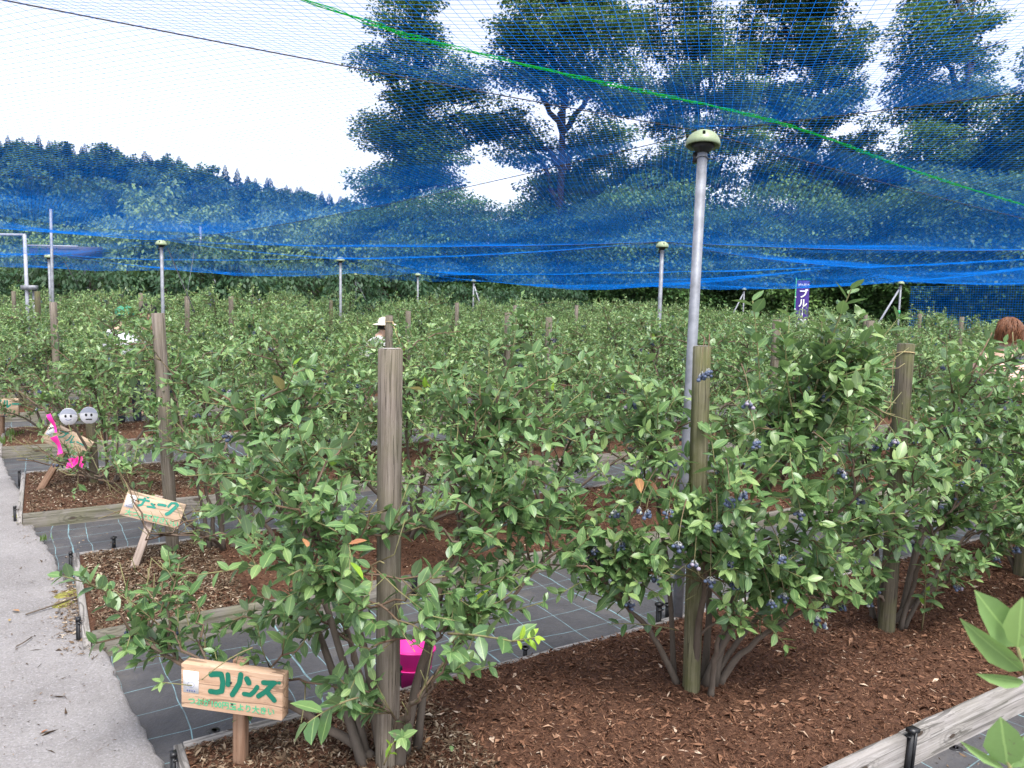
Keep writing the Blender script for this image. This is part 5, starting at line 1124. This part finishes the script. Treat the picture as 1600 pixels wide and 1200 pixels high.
# ================================================================== TREES
def gen_tree(rng, H, blobs, nper, leafL, trunk_r, droop=.2, flat=.55, nl=46, tint_mu=.45, limb=True, tpl=None, tips_r=.55, fork=.35, bend=.3):
    """blobs: (x, y, z, rx, ry, rz, weight). returns wood MB and leaf arrays"""
    wood = MB(); n = 12; tr = np.stack([np.cumsum(rng.normal(0, bend * .12, n)), np.cumsum(rng.normal(0, bend * .12, n)), np.linspace(-.1, H * .93, n)], 1); tr[:, :2] -= tr[0, :2]
    wood.tube(tr, np.linspace(trunk_r, trunk_r * .15, n), 9)
    tips = []
    for (x, y, z, a, b, c, wt) in blobs:
        for k in range(int(nper * wt)):
            v = rng.normal(0, 1, 3); v /= np.linalg.norm(v); r = rng.uniform(.25, 1) ** .5; tips.append(np.array([x, y, z]) + v * r * [a, b, c])
        # limb to blob
        zc = max(z - c * .7 - .25 * np.hypot(x, y), H * .12); i = int(np.clip(zc / (H * .93) * (n - 1), 1, n - 2)); s = tr[i]; e = np.array([x, y, z + c * .3])
        lb = bez(s, s + [x * .2, y * .2, (z - s[2]) * .45], [x * .8, y * .8, z - c * .2], e, 9); lb[1:] += rng.normal(0, .12, (8, 3)); wood.tube(lb, np.linspace(trunk_r * .60, trunk_r * .09, 9), 6)
        for k in range(7):
            i2 = rng.integers(3, 8); q = lb[i2]; v = rng.normal(0, 1, 3); v /= np.linalg.norm(v); e2 = np.array([x, y, z]) + v * .85 * np.array([a, b, c]); wood.tube(bez(q, q + (lb[i2] - lb[i2 - 1]) * 1.2, (q + e2) / 2 + [0, 0, .2], e2, 6), np.linspace(trunk_r * .2, .016, 6), 4, cap=False)
    tips = np.array(tips); m = len(tips) * nl; c = np.repeat(tips, nl, 0); off = rng.normal(0, 1, (m, 3)); off *= (np.minimum(np.linalg.norm(off, axis=1), 1e9) ** -1 * 1.55 * rng.uniform(0, 1, m) ** .45)[:, None]; off *= tips_r * np.array([1, 1, flat])
    Pp = c + off; D = off / (np.linalg.norm(off, axis=1)[:, None] + 1e-6) + rng.normal(0, .5, (m, 3)); D[:, 2] -= droop; N = np.array([0, 0, 1.]) + rng.normal(0, .36, (m, 3))
    L = rng.uniform(.7, 1.3, m) * leafL; tn = np.clip(np.repeat(rng.normal(tint_mu, .20, len(tips)), nl) + rng.normal(0, .05, m), 0, 1)
    return wood, (Pp, D, N, L, tn)
RHOMB = (np.array([[0, 0, 0], [.5, .25, .03], [1, 0, -.06], [.5, -.25, .03]], float), np.array([[0, 2, 1], [0, 3, 2]]), np.zeros(4))
RHOMB_W = (np.array([[0, 0, 0], [.5, .36, .06], [1, 0, -.1], [.5, -.36, .06]], float), np.array([[0, 2, 1], [0, 3, 2]]), np.zeros(4))
def put_tree(name, label, cat, p, wood, lm, group, rot=0.0, sc=(1, 1, 1), wm=None):
    root = thing(name, label, cat, p, (0, 0, rot), group); root.scale = sc
    link('trunk', wood, root); tag(link('crown', lm, root), kind='stuff'); return root
RT = np.random.default_rng(41)
def blob_px(u, v, ru, rv, d, wt=1.0, dx=0, dy=0):
    q = atd(u, v, d); return (q[0], q[1], q[2], ru * d / 1200, ru * d / 1200 * .8, rv * d / 1200, wt)
# tall trees: crowns laid out as real masses at their own distance
TT = [
 ('tall narrow ivy clad tree standing left of the broad crowns', 36, 650, 18.5, .22, [(645, -60, 50, 70, .7), (640, 30, 45, 60, .7), (655, 110, 45, 50, .5), (640, 190, 40, 50, .8), (645, 270, 42, 50, .9), (590, 95, 30, 30, .22), (590, 205, 36, 28, .35), (700, 120, 40, 40, .45), (720, 180, 55, 40, .6), (690, 250, 50, 40, .6), (600, 285, 45, 30, .45)], .24, 1),
 ('broad tree with forked trunks showing sky between its limbs', 34, 880, 18, .20, [(870, -50, 90, 70, 1.1), (840, 50, 70, 45, .8), (930, 40, 70, 50, .9), (880, 120, 60, 36, .5), (800, 100, 40, 40, .35), (960, 130, 50, 50, .6), (820, 230, 50, 40, .35), (930, 220, 50, 45, .6), (780, 190, 45, 36, .35), (880, 300, 60, 40, .6)], .26, 2),
 ('dark dense tree right behind the nearest pole cap', 37, 1075, 18, .22, [(1070, -50, 85, 60, 1.), (1060, 50, 70, 50, 1.), (1110, 120, 75, 50, 1.), (1030, 160, 60, 50, .8), (1080, 240, 70, 50, .9), (1010, 280, 50, 40, .6), (1150, 200, 50, 50, .7)], .24, 3),
 ('largest dense dark tree filling the upper right', 39, 1255, 19, .26, [(1260, -60, 100, 70, 1.3), (1220, 50, 80, 60, 1.2), (1300, 60, 60, 60, .9), (1190, 150, 60, 50, .8), (1265, 170, 60, 55, .9), (1310, 150, 35, 40, .35), (1230, 260, 60, 50, .75), (1300, 270, 40, 40, .4), (1345, 225, 36, 40, .4)], .27, 4),
 ('leafy tree right of the bright gap of sky at upper right', 36, 1480, 17, .22, [(1470, -40, 75, 60, .9), (1450, 60, 60, 50, .8), (1530, 70, 45, 45, .45), (1430, 150, 45, 50, .6), (1500, 170, 60, 50, .9), (1570, 200, 45, 45, .6), (1450, 240, 60, 45, .9), (1540, 270, 65, 45, .9), (1400, 290, 40, 40, .55)], .25, 5),
 ('tree at the right picture edge behind the others', 33, 1660, 14, .2, [(1660, 120, 60, 60, .9), (1650, 230, 70, 60, 1.), (1620, 330, 70, 50, 1.), (1700, 300, 60, 60, .9)], .24, 6),
]
for lab, d, u, H, tr_, bl, lL, sd_ in TT:
    rng = np.random.default_rng(300 + sd_); base = atd(u, 480, d); base[2] = 0
    blobs = []
    for (bu, bv, ru, rv, wt) in bl:
        b = blob_px(bu, bv, ru, rv, d + rng.normal(0, 1.2), wt); blobs.append((b[0] - base[0], b[1] - base[1], b[2], b[3], b[4], b[5], b[6]))
    wood, (Pp, D, N, L, tn) = gen_tree(rng, H, blobs, 50, lL * .56, tr_ * 1.25, nl=190, tips_r=.56, flat=.30, bend=.6)
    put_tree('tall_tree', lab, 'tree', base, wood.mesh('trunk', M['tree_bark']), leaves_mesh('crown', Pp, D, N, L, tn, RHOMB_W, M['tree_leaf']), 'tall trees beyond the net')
# understorey trees filling behind the net at right
UT = []
for k in range(3):
    rng = np.random.default_rng(330 + k); wood, (Pp, D, N, L, tn) = gen_tree(rng, 6.5, [(0, 0, 4.6, 2.1, 2.0, 1.5, 1.2), (1.2, .3, 3.0, 1.7, 1.6, 1.3, 1), (-1.3, -.2, 3.2, 1.7, 1.6, 1.4, 1), (0, .2, 1.6, 2.2, 1.8, 1.2, 1)], 60, .125, .11, nl=130, tips_r=.50, flat=.32, tint_mu=.42)
    UT.append((wood.mesh('trunk', M['tree_bark']), leaves_mesh('crown', Pp, D, N, L, tn, RHOMB_W, M['tree_leaf'])))
under = [(600, 35, .95), (690, 33, 1.0), (770, 34, .95), (850, 35, 1.05), (930, 34, 1.0), (1010, 33, 1.1), (1090, 35, 1.05), (1225, 34, 1.1), (1330, 33, 1.15), (1400, 32, 1.15), (1470, 31, 1.2), (1540, 30, 1.2), (1610, 29, 1.2), (1165, 38, .75), (1280, 37, .8), (1680, 28, 1.2), (640, 40, 1.3), (740, 41, 1.15), (900, 42, 1.45), (990, 41, 1.5), (1060, 40, 1.6), (1240, 42, 1.55), (1360, 41, 1.6), (1450, 40, 1.6), (1550, 39, 1.7), (1650, 38, 1.7), (560, 42, 1.05), (520, 45, .9)]
for k, (u, d, s_) in enumerate(under):
    q = ppos(u, d); wm, lm = UT[k % 3]
    put_tree('understorey_tree', ('bushy shade tree of the dark belt beyond the net, left of the nearest pole' if u < 1100 else 'bushy shade tree of the dark belt beyond the net, right of the nearest pole'), 'tree', q, wm, lm, 'understorey trees left of the nearest pole' if u < 1100 else 'understorey trees right of the nearest pole', RT.uniform(0, 6), (s_, s_, s_ * RT.uniform(.9, 1.1)))
# dark hedge shrubs behind the field on the left
HT = []
for k in range(3):
    rng = np.random.default_rng(350 + k); wood, (Pp, D, N, L, tn) = gen_tree(rng, 2.6, [(0, 0, 1.9, 1.2, .9, .9, 1.2), (.5, 0, 1.0, 1.2, .9, .9, 1), (-.5, 0, 1.0, 1.2, .9, .9, 1)], 42, .17, .06, droop=1.1, nl=30, tips_r=.24, tint_mu=.45)
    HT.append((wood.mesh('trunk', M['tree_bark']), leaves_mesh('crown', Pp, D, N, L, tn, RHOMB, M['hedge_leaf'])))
for k, u in enumerate(np.arange(-30, 900, 58)):
    d = 25.5 + 2.2 * math.sin(k * 1.7) + (0 if u < 640 else 3.5); q = ppos(u, d); wm, lm = HT[k % 3]; s_ = RT.uniform(.95, 1.15) * (1.0 if u < 640 else .85)
    put_tree('evergreen_shrub', 'dark evergreen shrub with drooping leaves in the hedge behind the field', 'shrub', q, wm, lm, 'evergreen shrubs behind the field', RT.uniform(0, 6), (s_ * 1.05, s_, s_))
# light green bamboo-like clumps behind the hedge
BT = []
for k in range(3):
    rng = np.random.default_rng(370 + k); wood = MB(); LPs = []
    bl = [(rng.normal(0, .7), rng.normal(0, .5), rng.uniform(2.6, 5.0), .55, .5, .8, 1) for _ in range(11)]
    wood, (Pp, D, N, L, tn) = gen_tree(rng, 4.6, bl, 9, .20, .035, droop=.9, nl=34, tips_r=.30, tint_mu=.55, flat=.8); BT.append((wood.mesh('trunk', M['bamboo_leaf']), leaves_mesh('crown', Pp, D, N, L, tn, RHOMB, M['bamboo_leaf'])))
for k, (u, d, s_) in enumerate([(75, 33, .8), (125, 35, .85), (170, 34, .92), (215, 33, .98), (245, 33, 1.12), (290, 34, .98), (330, 34, 1.0), (375, 35, 1.03), (415, 34, .98), (455, 35, .98), (500, 34, 1.0), (545, 35, 1.0), (590, 34, .95), (20, 33, .85), (300, 37, 1.05), (440, 37, 1.06)]):
    wm, lm = BT[k % 3]; put_tree('bamboo_clump', 'light green feathery bamboo clump rising behind the dark hedge', 'bamboo', ppos(u, d), wm, lm, 'bamboo clumps behind the hedge', RT.uniform(0, 6), (s_ * 1.15, s_, s_ * .98))
# ---- hill with forest
def ridge_z(x, y):
    """hill height at world x, y"""
    u = 800 + 1200 * x / y
    top = np.interp(u, [-500, -200, 0, 130, 250, 350, 450, 540, 620, 760, 900, 1300, 2200], [255, 245, 236, 228, 208, 190, 172, 155, 135, 95, 70, 40, 25])   # px above the horizon at the crest
    crest = top / 1200 * 165 - 3.0; f = np.clip((y - 62) / (165 - 62), 0, 1.0); g = np.clip((y - 165) / 120, 0, 1)
    return crest * (f ** 1.15) * (1 - .5 * g) - .3
X, Y = np.meshgrid(np.linspace(-190, 230, 70), np.linspace(60, 300, 50)); Z = ridge_z(X, Y)
V = np.stack([X.ravel(), Y.ravel(), Z.ravel()], 1); i = np.arange(49)[:, None] * 70; j = np.arange(69)[None]
tag(link('hill', mesh_np('hill', V, np.stack([i + j, i + j + 1, i + 71 + j, i + 70 + j], -1).reshape(-1, 4), M['hill'])), kind='structure')
FB, FC = [], []
for k in range(4):
    rng = np.random.default_rng(400 + k); wood, (Pp, D, N, L, tn) = gen_tree(rng, 7, [(0, 0, 5.2, 2.6, 2.6, 2.0, 1.2), (1.3, .5, 3.6, 2.2, 2.2, 1.6, .8), (-1.4, -.3, 3.8, 2.2, 2.2, 1.6, .8)], 26, .55, .16, nl=34, tips_r=.55, tint_mu=.42 + .06 * k)
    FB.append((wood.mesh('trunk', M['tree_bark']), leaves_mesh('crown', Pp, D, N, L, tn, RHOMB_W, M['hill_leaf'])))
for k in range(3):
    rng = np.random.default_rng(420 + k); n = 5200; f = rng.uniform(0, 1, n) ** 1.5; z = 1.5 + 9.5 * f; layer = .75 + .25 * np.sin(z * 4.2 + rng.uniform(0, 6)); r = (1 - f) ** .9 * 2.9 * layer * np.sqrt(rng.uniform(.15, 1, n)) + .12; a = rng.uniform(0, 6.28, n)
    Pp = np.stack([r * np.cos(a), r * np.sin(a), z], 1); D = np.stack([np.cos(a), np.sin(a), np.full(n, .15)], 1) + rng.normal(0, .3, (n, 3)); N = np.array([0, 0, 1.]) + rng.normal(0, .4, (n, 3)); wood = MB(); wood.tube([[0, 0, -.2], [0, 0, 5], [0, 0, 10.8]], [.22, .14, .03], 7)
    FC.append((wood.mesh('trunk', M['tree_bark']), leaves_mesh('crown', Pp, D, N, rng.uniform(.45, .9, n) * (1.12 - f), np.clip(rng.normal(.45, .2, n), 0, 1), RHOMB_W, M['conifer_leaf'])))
RH = np.random.default_rng(55); cnt = 0
for yy in np.arange(66, 168, 7.2):
    du = 5.2 * 1200 / yy * .92
    for u in np.arange(-160, 700 if yy > 90 else 760, du):
        uu_ = u + RH.normal(0, du * .22); y2 = yy + RH.normal(0, 1.6); x2 = (uu_ - 800) / 1200 * y2; z2 = float(ridge_z(np.array([x2]), np.array([y2]))[0]); conif = RH.random() < (.08 + .75 * max(0, (y2 - 118) / 50) ** 1.0) * (1.0 if uu_ > 120 else .75)
        if cnt > 295: break
        s_ = RH.uniform(.8, 1.2)
        if conif: wm, lm = FC[int(RH.integers(0, 3))]; put_tree('conifer_tree', 'dark pointed conifer on the upper slope of the wooded hill', 'tree', (x2, y2, z2 - .4), wm, lm, 'conifers on the wooded hill', RH.uniform(0, 6), (s_ * .75, s_ * .75, s_ * RH.uniform(.45, .6)))
        else: wm, lm = FB[int(RH.integers(0, 4))]; put_tree('hill_tree', 'round topped broadleaf tree on the wooded hill', 'tree', (x2, y2, z2 - 1.2), wm, lm, 'broadleaf trees on the wooded hill', RH.uniform(0, 6), (s_, s_, s_ * RH.uniform(.8, 1.05)))
        cnt += 1
for k, u in enumerate(np.arange(-20, 600, 15)):
    uu_ = u + RH.normal(0, 5); y2 = 166 + RH.normal(0, 3); x2 = (uu_ - 800) / 1200 * y2; z2 = float(ridge_z(np.array([x2]), np.array([y2]))[0]); s_ = RH.uniform(.42, .72); wm, lm = FC[k % 3]
    put_tree('conifer_tree', 'dark conifer standing out against the sky on the hill ridge', 'tree', (x2, y2, z2 - .3), wm, lm, 'conifers along the ridge', RH.uniform(0, 6), (s_ * 1.0, s_ * 1.0, s_))
print('objects', len(bpy.data.objects), 'net tris', len(np.vstack(mbn.t)))
